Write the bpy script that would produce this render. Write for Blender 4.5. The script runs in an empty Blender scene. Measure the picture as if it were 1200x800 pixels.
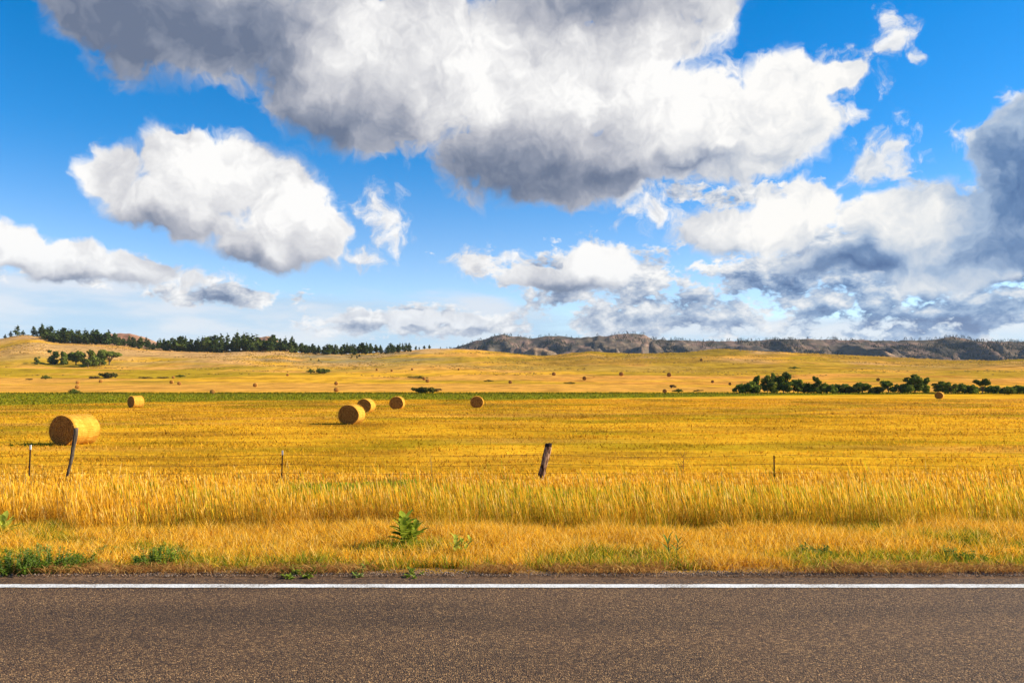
import bpy, bmesh, math, random
import numpy as np
from mathutils import Vector, Matrix, noise as mnoise

random.seed(7)
rng = np.random.default_rng(11)
scn = bpy.context.scene
COL = scn.collection
R = math.radians

# ------------------------------------------------------------------ camera
F = 933.0                      # focal length in photograph pixels (1200 wide)
PITCH = math.atan(49.0 / F)
CAMZ = 1.65
cam_d = bpy.data.cameras.new('camera')
cam = bpy.data.objects.new('camera', cam_d)
COL.objects.link(cam)
cam.location = (0, 0, CAMZ)
cam.rotation_euler = (math.pi / 2 + PITCH, 0, 0)
cam_d.sensor_fit = 'HORIZONTAL'
cam_d.sensor_width = 36.0
cam_d.lens = 36.0 * F / 1200.0
cam_d.clip_start = 0.1
cam_d.clip_end = 20000
scn.camera = cam


def ray(u, v):
    """world direction of a photograph pixel, scaled to unit forward (y) depth"""
    x = (u - 600) / F
    t = (400 - v) / F
    d = Vector((x, math.cos(PITCH) - t * math.sin(PITCH), math.sin(PITCH) + t * math.cos(PITCH)))
    return d / d.y


def at_depth(u, v, D):
    d = ray(u, v)
    return Vector((0, 0, CAMZ)) + d * D


# ------------------------------------------------------------------ noise (numpy)
def _h(ix, iy, s):
    n = (ix * 374761393 + iy * 668265263 + s * 982451653) & 0x7fffffff
    n = ((n ^ (n >> 13)) * 1274126177) & 0x7fffffff
    n = n ^ (n >> 16)
    return (n & 0xffff) / 65535.0


def vnoise(x, y, s=0):
    x = np.asarray(x, float); y = np.asarray(y, float)
    ix = np.floor(x).astype(np.int64); iy = np.floor(y).astype(np.int64)
    fx = x - ix; fy = y - iy
    fx = fx * fx * (3 - 2 * fx); fy = fy * fy * (3 - 2 * fy)
    a = _h(ix, iy, s); b = _h(ix + 1, iy, s); c = _h(ix, iy + 1, s); d = _h(ix + 1, iy + 1, s)
    return (a * (1 - fx) + b * fx) * (1 - fy) + (c * (1 - fx) + d * fx) * fy


def fbm(x, y, o=4, s=0, g=0.5):
    t = 0; a = 1; n = 0
    for i in range(o):
        t = t + a * vnoise(x * 2 ** i, y * 2 ** i, s + i * 17); n += a; a *= g
    return t / n


def ridged(x, y, o=5, s=0, g=0.5):
    t = 0; a = 1; n = 0
    for i in range(o):
        v = 1 - np.abs(2 * vnoise(x * 2 ** i, y * 2 ** i, s + i * 13) - 1)
        t = t + a * v * v; n += a; a *= g
    return t / n


def sstep(a, b, x):
    t = np.clip((x - a) / (b - a), 0, 1)
    return t * t * (3 - 2 * t)


# ------------------------------------------------------------------ terrain heights
RIDGE_U = [-2500, -700, -150, 0, 15, 30, 48, 62, 100, 130, 160, 200, 260, 290, 305, 330, 350, 400, 450, 480, 500, 540, 560,
           600, 640, 690, 740, 800, 850, 900, 1000, 1060, 1120, 1160, 1200, 1500, 3500]
RIDGE_V = [412, 405, 402, 397.5, 394, 392.5, 394, 399, 402, 404, 407, 410, 411, 409, 411, 410, 413, 415, 413, 410.5, 408.5,
           408.5, 410, 414, 417.5, 411.5, 414, 413, 409, 412, 416, 419.5, 422.5, 423, 421, 418, 414]
PROF_D = [250, 280, 350, 450, 560]
PROF_Z = [-1.35, -0.6, 1.2, 6.0, 12.0]


def zground(x, y):
    x = np.asarray(x, float); y = np.asarray(y, float)
    x, y = np.broadcast_arrays(x, y)
    z = np.interp(y, [-3000, -1.2, -0.6, 7.0, 7.4, 9.0, 11.6, 16, 22, 60, 130, 250],
                  [-1.0, -0.4, 0.0, 0.0, -0.05, -0.17, -0.5, -0.95, -1.22, -1.22, -1.3, -1.35])
    yy = np.maximum(y, 1.0)
    u = 600 + F * x / yy
    r = np.interp(u, RIDGE_U, RIDGE_V)
    DR = 750.0
    zr = CAMZ + (449 - r) * DR / F
    zp = np.interp(y, PROF_D, PROF_Z)
    t = np.clip((y - 500) / (DR - 500), 0, 1)
    z500 = np.interp(500, PROF_D, PROF_Z)
    tilt = np.interp(u, [-600, 0, 300, 600, 1200], [3, 2.5, .5, 0, 1.5]) * sstep(350, 500, y)
    up = z500 + (zr - z500) * (0.55 * t + 0.45 * sstep(0, 1, t)) + (1 - t) * tilt
    zz = np.where(y < 500, zp + tilt * 1.0, up)
    back = zr - 22 * sstep(750, 1000, y) - (zr - 20) * 0.5 * sstep(900, 1400, y)
    zz = np.where(y > DR, back, zz)
    z = np.where(y > 250, zz, z)
    # rolling relief
    z = z + sstep(320, 600, y) * (fbm(x / 60 + 3, y / 60, 4, 5) - .5) * 5.5 * np.where(y > 740, .4, 1) * (1 - .75 * sstep(690, 748, y))
    z = z + sstep(600, 720, y) * (1 - sstep(730, 760, y)) * (ridged(x / 22, y / 40, 3, 9) - .5) * 1.6
    z = z + sstep(23, 30, y) * (fbm(x / 9, y / 3.5, 3, 2) - .5) * .12 * (1 - sstep(150, 260, y))
    z = z + sstep(8, 9.5, y) * (1 - sstep(20, 24, y)) * (fbm(x / 1.7, y / 1.2, 3, 4) - .5) * .12
    return z


def hit(u, v, d0=8, d1=760):
    """first terrain point seen at a photograph pixel"""
    D = np.concatenate([np.arange(d0, 60, .05), np.arange(60, 300, .2), np.arange(300, d1, .5)])
    d = ray(u, v)
    zz = CAMZ + d.z * D
    g = zground(d.x * D, D)
    k = np.argmax(zz <= g)
    if not (zz <= g).any():
        k = len(D) - 1
    return Vector((d.x * D[k], D[k], float(g[k])))


# ------------------------------------------------------------------ object helpers
def tag(o, label=None, cat=None, group=None, kind=None):
    if label: o['label'] = label
    if cat: o['category'] = cat
    if group: o['group'] = group
    if kind: o['kind'] = kind
    return o


def empty(name, loc=(0, 0, 0), rz=0):
    o = bpy.data.objects.new(name, None)
    o.empty_display_size = .2
    COL.objects.link(o)
    o.location = loc
    o.rotation_euler = (0, 0, rz)
    return o


def link(name, me, parent=None, mats=()):
    o = bpy.data.objects.new(name, me)
    COL.objects.link(o)
    for m in mats:
        me.materials.append(m)
    if parent: o.parent = parent
    return o


def copy_tree(o, parent=None):
    c = o.copy(); COL.objects.link(c)
    c.parent = parent
    for ch in list(o.children):
        copy_tree(ch, c)
    return c


def mesh_np(name, V, tris=None, quads=None, color=None, smooth=False, matidx=None):
    me = bpy.data.meshes.new(name)
    V = np.asarray(V, np.float32)
    me.vertices.add(len(V)); me.vertices.foreach_set('co', V.ravel())
    loops = []; tot = []
    if tris is not None and len(tris):
        loops.append(np.asarray(tris, np.int32).ravel()); tot.append(np.full(len(tris), 3, np.int32))
    if quads is not None and len(quads):
        loops.append(np.asarray(quads, np.int32).ravel()); tot.append(np.full(len(quads), 4, np.int32))
    L = np.concatenate(loops); T = np.concatenate(tot)
    me.loops.add(len(L)); me.loops.foreach_set('vertex_index', L)
    S = np.concatenate([[0], np.cumsum(T)[:-1]]).astype(np.int32)
    me.polygons.add(len(T)); me.polygons.foreach_set('loop_start', S)
    me.polygons.foreach_set('loop_total', T)
    if smooth: me.polygons.foreach_set('use_smooth', np.ones(len(T), bool))
    if matidx is not None: me.polygons.foreach_set('material_index', np.asarray(matidx, np.int32))
    me.update(calc_edges=True)
    if color is not None:
        a = me.attributes.new('tint', 'FLOAT_COLOR', 'POINT')
        C = np.ones((len(V), 4), np.float32); C[:, :3] = color
        a.data.foreach_set('color', C.ravel())
    me.validate()
    return me


def bm_mesh(name, bm, smooth=False):
    me = bpy.data.meshes.new(name)
    if smooth:
        for f in bm.faces: f.smooth = True
    bm.to_mesh(me); bm.free()
    return me


# ------------------------------------------------------------------ node helpers
class NT:
    def __init__(s, tree):
        s.t = tree; s.n = tree.nodes; s.l = tree.links

    def node(s, typ, **kw):
        n = s.n.new(typ)
        for k, v in kw.items(): setattr(n, k, v)
        return n

    def put(s, sock, v):
        if v is None: return
        if isinstance(v, bpy.types.NodeSocket): s.l.new(v, sock)
        else: sock.default_value = v

    def math(s, op, a, b=None, c=None, clamp=False):
        n = s.node('ShaderNodeMath', operation=op, use_clamp=clamp)
        s.put(n.inputs[0], a); s.put(n.inputs[1], b); s.put(n.inputs[2], c)
        return n.outputs[0]

    def vmath(s, op, a, b=None, c=None, scale=None):
        n = s.node('ShaderNodeVectorMath', operation=op)
        s.put(n.inputs[0], a); s.put(n.inputs[1], b); s.put(n.inputs[2], c)
        if scale is not None: s.put(n.inputs['Scale'], scale)
        return n.outputs['Value'] if op in ('DOT_PRODUCT', 'LENGTH') else n.outputs[0]

    def noise(s, vec, scale=5, detail=4, rough=.5, dims='3D', lac=2.0, dist=0, out='Fac'):
        n = s.node('ShaderNodeTexNoise', noise_dimensions=dims)
        s.put(n.inputs['Vector'], vec); s.put(n.inputs['Scale'], scale); s.put(n.inputs['Detail'], detail)
        s.put(n.inputs['Roughness'], rough); s.put(n.inputs['Lacunarity'], lac); s.put(n.inputs['Distortion'], dist)
        return n.outputs[out]

    def voronoi(s, vec, scale=5, feature='F1', dims='3D', out='Distance', detail=0, rough=.5):
        n = s.node('ShaderNodeTexVoronoi', feature=feature, voronoi_dimensions=dims)
        s.put(n.inputs['Vector'], vec); s.put(n.inputs['Scale'], scale)
        if detail: s.put(n.inputs['Detail'], detail); s.put(n.inputs['Roughness'], rough)
        return n.outputs[out]

    def mix(s, f, a, b, blend='MIX'):
        n = s.node('ShaderNodeMix', data_type='RGBA', blend_type=blend)
        s.put(n.inputs[0], f)
        for i, v in ((6, a), (7, b)):
            if isinstance(v, (tuple, list)) and len(v) == 3: v = (*v, 1)
            s.put(n.inputs[i], v)
        return n.outputs[2]

    def ramp(s, f, pts, interp='LINEAR'):
        n = s.node('ShaderNodeValToRGB')
        cr = n.color_ramp; cr.interpolation = interp
        while len(cr.elements) < len(pts): cr.elements.new(.5)
        for e, (p, c) in zip(cr.elements, pts):
            e.position = p
            e.color = (*c, 1) if isinstance(c, (tuple, list)) else (c, c, c, 1)
        s.put(n.inputs[0], f)
        return n.outputs[0]

    def smooth(s, x, a, b):
        n = s.node('ShaderNodeMapRange', interpolation_type='SMOOTHSTEP')
        s.put(n.inputs[0], x); s.put(n.inputs[1], a); s.put(n.inputs[2], b)
        return n.outputs[0]

    def bump(s, h, strength=.5, dist=.02, normal=None):
        n = s.node('ShaderNodeBump')
        s.put(n.inputs['Strength'], strength); s.put(n.inputs['Distance'], dist); s.put(n.inputs['Height'], h)
        if normal: s.put(n.inputs['Normal'], normal)
        return n.outputs[0]


def material(name):
    m = bpy.data.materials.new(name); m.use_nodes = True
    nt = NT(m.node_tree)
    b = m.node_tree.nodes['Principled BSDF']
    b.inputs['Roughness'].default_value = .9
    b.inputs['Specular IOR Level'].default_value = .15
    return m, nt, b


def attr(nt, name='tint', out='Color'):
    n = nt.node('ShaderNodeAttribute'); n.attribute_name = name
    return n.outputs[out]


def leaf_material(name, trans=.35, var=.25, base=None, scale=3.0):
    """thin vegetation: diffuse plus light shining through"""
    m = bpy.data.materials.new(name); m.use_nodes = True
    nt = NT(m.node_tree); nt.n.clear()
    out = nt.node('ShaderNodeOutputMaterial')
    col = attr(nt) if base is None else None
    if base is not None:
        geo = nt.node('ShaderNodeNewGeometry')
        oi = nt.node('ShaderNodeObjectInfo')
        nz = nt.noise(geo.outputs['Position'], scale, 3, .6)
        f = nt.math('ADD', nt.math('MULTIPLY', nz, .7), nt.math('MULTIPLY', oi.outputs['Random'], .3))
        col = nt.ramp(f, [(.3, base[0]), (.7, base[1])])
    d = nt.node('ShaderNodeBsdfDiffuse'); t = nt.node('ShaderNodeBsdfTranslucent')
    nt.put(d.inputs[0], col); nt.put(t.inputs[0], col)
    mx = nt.node('ShaderNodeMixShader'); mx.inputs[0].default_value = trans
    nt.l.new(d.outputs[0], mx.inputs[1]); nt.l.new(t.outputs[0], mx.inputs[2])
    nt.l.new(mx.outputs[0], out.inputs[0])
    return m


def position(nt):
    return nt.node('ShaderNodeNewGeometry').outputs['Position']


def scaled(nt, v, s):
    return nt.vmath('MULTIPLY', v, s)


# ------------------------------------------------------------------ render + light
scn.view_settings.view_transform = 'Standard'
scn.view_settings.look = 'None'
scn.view_settings.exposure = 1.06
scn.view_settings.gamma = 1.0
scn.cycles.use_denoising = True
scn.cycles.max_bounces = 6
scn.cycles.diffuse_bounces = 3
scn.cycles.transmission_bounces = 3
scn.cycles.glossy_bounces = 2
scn.cycles.transparent_max_bounces = 8
scn.cycles.volume_bounces = 1

SUN_EL = R(27)
SUN_AZ = R(86)                      # clockwise from the view direction (+y)
sun_dir = Vector((math.sin(SUN_AZ) * math.cos(SUN_EL), math.cos(SUN_AZ) * math.cos(SUN_EL), math.sin(SUN_EL)))
sd = bpy.data.lights.new('sun', 'SUN')
sd.energy = 4.9; sd.angle = R(.53); sd.color = (1.0, .92, .76)
so = bpy.data.objects.new('sun', sd); COL.objects.link(so)
so.rotation_euler = (-sun_dir).to_track_quat('-Z', 'Y').to_euler()
so.location = (60, 10, 60)

# ------------------------------------------------------------------ sky
EXPO = 2 ** 1.06
w = bpy.data.worlds.new('World'); scn.world = w; w.use_nodes = True
nt = NT(w.node_tree); nt.n.clear()
wout = nt.node('ShaderNodeOutputWorld')
bg = nt.node('ShaderNodeBackground')
nt.l.new(bg.outputs[0], wout.inputs[0])
sky = nt.node('ShaderNodeTexSky', sky_type='NISHITA')
sky.sun_disc = False; sky.sun_elevation = SUN_EL; sky.sun_rotation = SUN_AZ
sky.altitude = 1000; sky.air_density = 1.0; sky.dust_density = .3; sky.ozone_density = 2.5
tc = nt.node('ShaderNodeTexCoord')
sep = nt.node('ShaderNodeSeparateXYZ'); nt.l.new(tc.outputs['Generated'], sep.inputs[0])
az = nt.math('ARCTAN2', sep.outputs[0], sep.outputs[1])
hyp = nt.math('SQRT', nt.math('ADD', nt.math('MULTIPLY', sep.outputs[0], sep.outputs[0]), nt.math('MULTIPLY', sep.outputs[1], sep.outputs[1])))
el = nt.math('ARCTAN2', sep.outputs[2], hyp)
cmb = nt.node('ShaderNodeCombineXYZ')
nt.l.new(nt.math('MULTIPLY', az, 9.33), cmb.inputs[0]); nt.l.new(nt.math('MULTIPLY', el, 9.33), cmb.inputs[1])
P0 = cmb.outputs[0]                 # azimuth / elevation, one unit = 6.14 degrees


def ae(u, v):
    d = ray(u, v)
    return math.atan2(d.x, d.y) * 9.33, math.atan2(d.z, math.hypot(d.x, d.y)) * 9.33


def field(P, ells, k=.35, linear=False):
    """smooth union of ellipses: 1 in the middle, 0 on the rims, negative outside"""
    acc = None
    for e in ells:
        u, v, ru, rv = e[:4]
        cx, cy = ae(u, v)
        s = math.cos(cx / 9.33) ** 2                       # pixels per angle grow toward the frame's sides
        ix, iy = 1 / (ru / 100 * s), 1 / (rv / 100 * math.sqrt(s))
        q = nt.vmath('MULTIPLY_ADD', P, (ix, iy, 0), (-cx * ix, -cy * iy, 0))
        d = nt.vmath('LENGTH', q) if linear else nt.vmath('DOT_PRODUCT', q, q)
        if len(e) > 4: d = nt.math('ADD', d, e[4])              # a thin, see-through wisp
        acc = d if acc is None else nt.math('SMOOTH_MIN', acc, d, k)
    return nt.math('SUBTRACT', 1, acc)


# cumulus bodies (photograph pixels: centre u, v, radii)
CUM = [
    # the great cloud across the top
    (95, -5, 62, 62), (180, 10, 120, 84), (270, 20, 100, 76), (390, 60, 100, 95), (365, 120, 58, 52), (425, 138, 90, 48),
    (520, 80, 150, 105), (640, 60, 150, 130), (600, 185, 110, 55), (675, 190, 105, 58), (755, 20, 112, 75), (770, 140, 125, 78),
    (860, 160, 105, 62), (920, 130, 62, 68), (978, 92, 46, 20), (830, -10, 45, 45), (560, -60, 600, 55),
    # left cumulus
    (205, 182, 56, 44), (136, 204, 46, 38), (250, 214, 108, 62), (325, 240, 80, 56), (372, 268, 44, 42), (315, 286, 88, 34), (205, 240, 90, 34), (245, 262, 70, 28),
    # left low bank
    (10, 292, 62, 34), (80, 306, 76, 28), (150, 314, 66, 22, .1),
    # middle low cumulus
    (700, 312, 62, 32), (640, 326, 56, 18), (482, 376, 50, 12, .3), (412, 371, 34, 9, .3), (545, 379, 42, 12, .3),
    # right cumulus field
    (840, 270, 70, 32, .15), (905, 268, 80, 38, .05), (955, 240, 44, 38, .1), (1070, 264, 105, 48), (1150, 285, 85, 52), (1000, 304, 105, 28, .1), (1110, 318, 120, 30, .15),
    (850, 285, 60, 22, .25),
    # dark cloud entering from the right
    (1190, 200, 62, 66), (1190, 258, 66, 52), (1220, 150, 52, 44), (1300, 220, 150, 120), (1230, 290, 75, 32),
]
# where the clouds are thick and their undersides grey
WISP = [
    (439, 245, 24, 24), (449, 261, 24, 24), (457, 277, 22, 22), (553, 308, 34, 22), (594, 303, 24, 12, .1), (425, 301, 32, 15),
    (1038, 28, 22, 24, .1), (1048, 46, 26, 26, .05), (1032, 186, 46, 36), (1020, 196, 34, 22), (1155, 165, 42, 20, .15), (996, 132, 26, 15, .15), (1078, 64, 22, 10, .2), (1188, 118, 26, 15, .15),
    (735, 222, 30, 26), (765, 246, 46, 24), (905, 228, 70, 14, .1), (215, 326, 60, 14), (112, 168, 16, 14, .3), (980, 90, 66, 30, .1),
]
DARK = [
    (175, 25, 170, 80), (265, 45, 85, 55), (390, 152, 105, 42, .12), (590, 200, 115, 48, .10), (700, 210, 120, 22, .3), (330, 80, 55, 50, .35), (690, 5, 150, 36, .50), (810, 192, 90, 18, .45),
    (170, 264, 120, 24, .62), (300, 314, 120, 20, .62), (90, 330, 160, 13, .62), (660, 338, 90, 14, .5),
    (1205, 235, 90, 90, -.1), (1310, 240, 200, 160), (985, 314, 100, 20, .28), (1100, 348, 130, 12, .5), (1060, 385, 230, 24, .15), (800, 360, 90, 12, .35),
]
BRIGHT = [
    (560, 80, 90, 50), (640, 115, 190, 45), (870, 130, 110, 70), (425, 55, 48, 45, .1), (780, 90, 95, 60), (1080, 262, 70, 30), (1140, 330, 110, 16, .2),
    (900, 262, 80, 26), (250, 195, 120, 50), (335, 240, 70, 42), (30, 288, 60, 22), (695, 305, 60, 20),
]
# the region of small far clouds, low in the sky
FAR = [(985, 320, 235, 85), (1120, 345, 220, 80), (700, 325, 120, 44), (490, 378, 130, 22), (780, 365, 160, 36), (570, 305, 55, 18, .2), (275, 346, 110, 16, .1), (80, 312, 170, 26, .2), (860, 228, 110, 26, .2)]
# warp the lookup a little so that no rim is an ellipse
w1 = nt.noise(P0, 1.3, 2, .5, '2D', out='Color')
w2 = nt.noise(P0, 4.5, 3, .5, '2D', out='Color')
off = nt.vmath('ADD', nt.vmath('MULTIPLY_ADD', w1, (.40, .34, 0), (-.20, -.17, 0)), nt.vmath('MULTIPLY_ADD', w2, (.18, .15, 0), (-.09, -.075, 0)))
P = nt.vmath('ADD', P0, off)
# noise gets finer towards the horizon, where the clouds are farther away
fine = nt.math('DIVIDE', 1.0, nt.math('ADD', nt.math('MULTIPLY', nt.math('MAXIMUM', el, 0.0), 1.6), .35))
SUNV = (.15, .13, 0)               # towards the sun, in the sky's own plane


def detail(P):
    a = nt.noise(P, 1.7, 8, .52, '2D')
    b = nt.noise(P, 3.4, 2, .5, '2D')
    b = nt.math('ABSOLUTE', nt.math('MULTIPLY_ADD', b, 2, -1))        # billows: rounded tops, sharp creases
    c = nt.noise(P, 8.5, 2, .5, '2D')
    c = nt.math('ABSOLUTE', nt.math('MULTIPLY_ADD', c, 2, -1))
    r = nt.math('MULTIPLY_ADD', b, -.55, nt.math('MULTIPLY', a, 1.15))
    return nt.math('MULTIPLY_ADD', c, -.26, r)


E0 = field(P, CUM, .22)
N0 = detail(P)
N1 = detail(nt.vmath('ADD', P, SUNV))
E1 = field(nt.vmath('ADD', P, (.28, .24, 0)), [e for e in CUM if e[2] * e[3] > 1800 and e[0] < 1170], .22)
Ecl = nt.math('MINIMUM', E0, 1.0)
dens = nt.math('ADD', Ecl, nt.math('MULTIPLY_ADD', N0, 1.0, -.36))
dE = nt.math('SUBTRACT', nt.math('MINIMUM', nt.math('MAXIMUM', E0, -.2), 1), nt.math('MINIMUM', nt.math('MAXIMUM', E1, -.4), 1))
# crisp towards the sun, ragged and see-through on the far side and along some rims
soft = nt.math('MULTIPLY_ADD', nt.smooth(nt.noise(P0, 1.1, 2, .5, '2D'), .35, .75), .75, .16)
soft = nt.math('MULTIPLY', soft, nt.math('SUBTRACT', 1.15, nt.smooth(dE, -.4, .8)))
wisp = nt.math('SUBTRACT', 1, nt.smooth(E0, .1, .75))
soft = nt.math('MULTIPLY_ADD', wisp, .42, soft)
alpha = nt.smooth(dens, -.10, nt.math('MAXIMUM', soft, .14))
# light: rims that face the sun are bright, the sides away from it and the thick undersides grey
dN = nt.math('SUBTRACT', N0, N1)
PD = nt.vmath('MULTIPLY_ADD', off, (.45, .45, 0), P)
dk = nt.smooth(field(PD, DARK, .5, True), -.75, .95)
br = nt.smooth(field(PD, BRIGHT, .5, True), -.8, 1.0)
L = nt.math('MULTIPLY_ADD', dE, .18, .635)
L = nt.math('MULTIPLY_ADD', wisp, .10, L)
L = nt.math('MULTIPLY_ADD', dN, .30, L)
L = nt.math('MULTIPLY_ADD', dk, -.62, L)
L = nt.math('MULTIPLY_ADD', br, .30, L)
L = nt.math('MULTIPLY_ADD', nt.math('SUBTRACT', nt.noise(P, 1.3, 6, .52, '2D'), .5), .62, L)
thin = nt.math('SUBTRACT', 1, nt.smooth(dens, 0, .5))
L = nt.math('MULTIPLY_ADD', thin, .10, L)
# warm greys overhead, bluer ones low down and to the right
blue = nt.smooth(nt.math('SUBTRACT', nt.math('MULTIPLY', az, 1.0), nt.math('MULTIPLY', el, .6)), -.10, .42)


def tone(L, blue, far=0.0):
    warm = nt.ramp(L, [(.0, (.150, .190, .285)), (.25, (.27, .305, .395)), (.5, (.48, .495, .555)), (.75, (.72, .72, .745)), (1.0, (1.0, .99, .975))])
    cool = nt.ramp(L, [(.0, (.050, .125, .31)), (.25, (.14, .25, .46)), (.5, (.37, .49, .67)), (.75, (.71, .75, .80)), (1.0, (1.0, .98, .94))])
    return nt.mix(blue, warm, cool)


cloud = tone(L, blue)
cloud = nt.mix(nt.math('MULTIPLY', nt.math('SUBTRACT', 1, nt.smooth(el, .0, .18)), .45), cloud, (.52, .65, .82))   # the air in front of low clouds
cloud = nt.mix(1.0, cloud, (1 / EXPO, 1 / EXPO, 1 / EXPO), 'MULTIPLY')

# a farther deck of many small flat-based clouds
def far_noise(P):
    a = nt.noise(P, 1.0, 7, .52, '2D')
    b = nt.math('ABSOLUTE', nt.math('MULTIPLY_ADD', nt.noise(P, 2.1, 3, .5, '2D'), 2, -1))
    c = nt.math('ABSOLUTE', nt.math('MULTIPLY_ADD', nt.noise(P, 5.2, 2, .5, '2D'), 2, -1))
    return nt.math('MULTIPLY_ADD', c, -.18, nt.math('MULTIPLY_ADD', b, -.36, nt.math('MULTIPLY', a, 1.3)))


PB = nt.vmath('MULTIPLY_ADD', nt.vmath('MULTIPLY_ADD', off, (.25, .25, 0), P0), (2.1, 3.6, 1), (7.3, 2.1, 0))
B0 = far_noise(PB)
B1 = far_noise(nt.vmath('ADD', PB, (.16, .30, 0)))
fm = nt.math('MAXIMUM', nt.math('MINIMUM', field(P0, FAR, .4, True), .62), -1)
dB = nt.math('ADD', B0, nt.math('MULTIPLY_ADD', fm, .50, -.60))
aB = nt.math('MULTIPLY', nt.smooth(dB, -.03, .20), .96)
LB = nt.math('MULTIPLY_ADD', nt.math('SUBTRACT', B0, B1), 1.15, .68)
LB = nt.math('MULTIPLY_ADD', nt.math('MAXIMUM', dB, 0), -.35, LB)
LB = nt.math('MULTIPLY_ADD', nt.math('SUBTRACT', nt.noise(nt.vmath('MULTIPLY', P0, (1, 2.2, 1)), 1.6, 3, .5, '2D'), .5), 1.1, LB)
LB = nt.math('MULTIPLY_ADD', nt.math('SUBTRACT', 1, nt.smooth(dB, -.03, .22)), .18, LB)
LB = nt.math('MULTIPLY_ADD', dk, -.42, LB)
cloudB = tone(LB, nt.math('MULTIPLY_ADD', blue, .7, .3))
cloudB = nt.mix(nt.math('MULTIPLY', nt.math('SUBTRACT', 1, nt.smooth(el, .0, .14)), .35), cloudB, (.52, .65, .82))
cloudB = nt.mix(1.0, cloudB, (1 / EXPO, 1 / EXPO, 1 / EXPO), 'MULTIPLY')

# little torn wisps that fray into the blue
nw = nt.noise(P, 4.2, 8, .60, '2D')
wd = nt.math('MULTIPLY_ADD', nt.math('MAXIMUM', field(P, WISP, .25, True), -1.2), .85, nt.math('MULTIPLY_ADD', nw, 2.2, -1.12))
aW = nt.math('MULTIPLY', nt.smooth(wd, -.12, .75), .95)
cloudW = tone(nt.math('MULTIPLY_ADD', dN, .5, nt.math('MULTIPLY_ADD', nt.smooth(wd, -.1, .8), .14, .80)), blue)
cloudW = nt.mix(1.0, cloudW, (1 / EXPO, 1 / EXPO, 1 / EXPO), 'MULTIPLY')

# clear sky: Nishita, pushed to the photograph's polarised blue
hs = nt.node('ShaderNodeHueSaturation'); nt.put(hs.inputs['Saturation'], nt.math('MULTIPLY_ADD', nt.smooth(el, .02, .30), .40, 1.06))
nt.put(hs.inputs['Hue'], nt.math('MULTIPLY_ADD', nt.smooth(el, .02, .30), -.010, .512))
nt.l.new(sky.outputs[0], hs.inputs['Color'])
SKYS = .092
clear = nt.mix(1.0, hs.outputs[0], (SKYS, SKYS, SKYS), 'MULTIPLY')
# pale veil of high cloud low in the sky
vn = nt.noise(nt.vmath('MULTIPLY', P0, (.6, 2.6, 1)), 1.0, 5, .55, '2D')
VEIL = [(200, 385, 560, 62), (60, 375, 330, 60), (480, 395, 320, 45), (850, 408, 560, 34), (1080, 405, 460, 40)]
vf = nt.math('ADD', field(P0, VEIL, .5), nt.math('MULTIPLY_ADD', vn, 1.5, -.72))
va = nt.math('MULTIPLY', nt.smooth(vf, -.05, .55), .86)
low = nt.math('SUBTRACT', 1, nt.smooth(el, .0, .32))
vcol = nt.mix(nt.smooth(vn, .33, .66), (.48 / EXPO, .67 / EXPO, .87 / EXPO), (.76 / EXPO, .80 / EXPO, .87 / EXPO))
base = nt.mix(va, clear, vcol)
final = nt.mix(alpha, nt.mix(aW, nt.mix(aB, base, cloudB), cloudW), cloud)
nt.put(bg.inputs['Color'], final); bg.inputs['Strength'].default_value = 1.0

# ------------------------------------------------------------------ ground sheet
xs = np.concatenate([-np.geomspace(760, 3600, 22)[::-1], np.arange(-750, 751, 5.0), np.geomspace(760, 3600, 22)])
ys = np.concatenate([-np.geomspace(3, 900, 14)[::-1], np.arange(-1.4, 12, .2), np.arange(12, 30, .35),
                     np.geomspace(30.4, 760, 330), np.geomspace(768, 3200, 50)])
X, Y = np.meshgrid(xs, ys)
Z = zground(X, Y)
# the strip under the road stays below the road sheet
Z = np.where((Y > -1.3) & (Y < 6.7), Z - .12, Z)
nx, ny = len(xs), len(ys)
V = np.stack([X, Y, Z], -1).reshape(-1, 3)
I = (np.arange(ny - 1)[:, None] * nx + np.arange(nx - 1)[None, :]).ravel()
Q = np.stack([I, I + 1, I + nx + 1, I + nx], -1)
U = 600 + F * X / np.maximum(Y, 1)
VV = 449 - F * (Z - CAMZ) / np.maximum(Y, 1)      # rough row, only used to know which meadow is which

GOLD = np.array([.68, .345, .018]); TAN = np.array([.64, .30, .050]); OLIVE = np.array([.36, .225, .012])
GREEN = np.array([.185, .185, .010]); SAGE = np.array([.26, .205, .10]); PEACH = np.array([.52, .29, .115])
EARTH = np.array([.34, .18, .035]); GRAVEL = np.array([.20, .115, .065])


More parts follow.
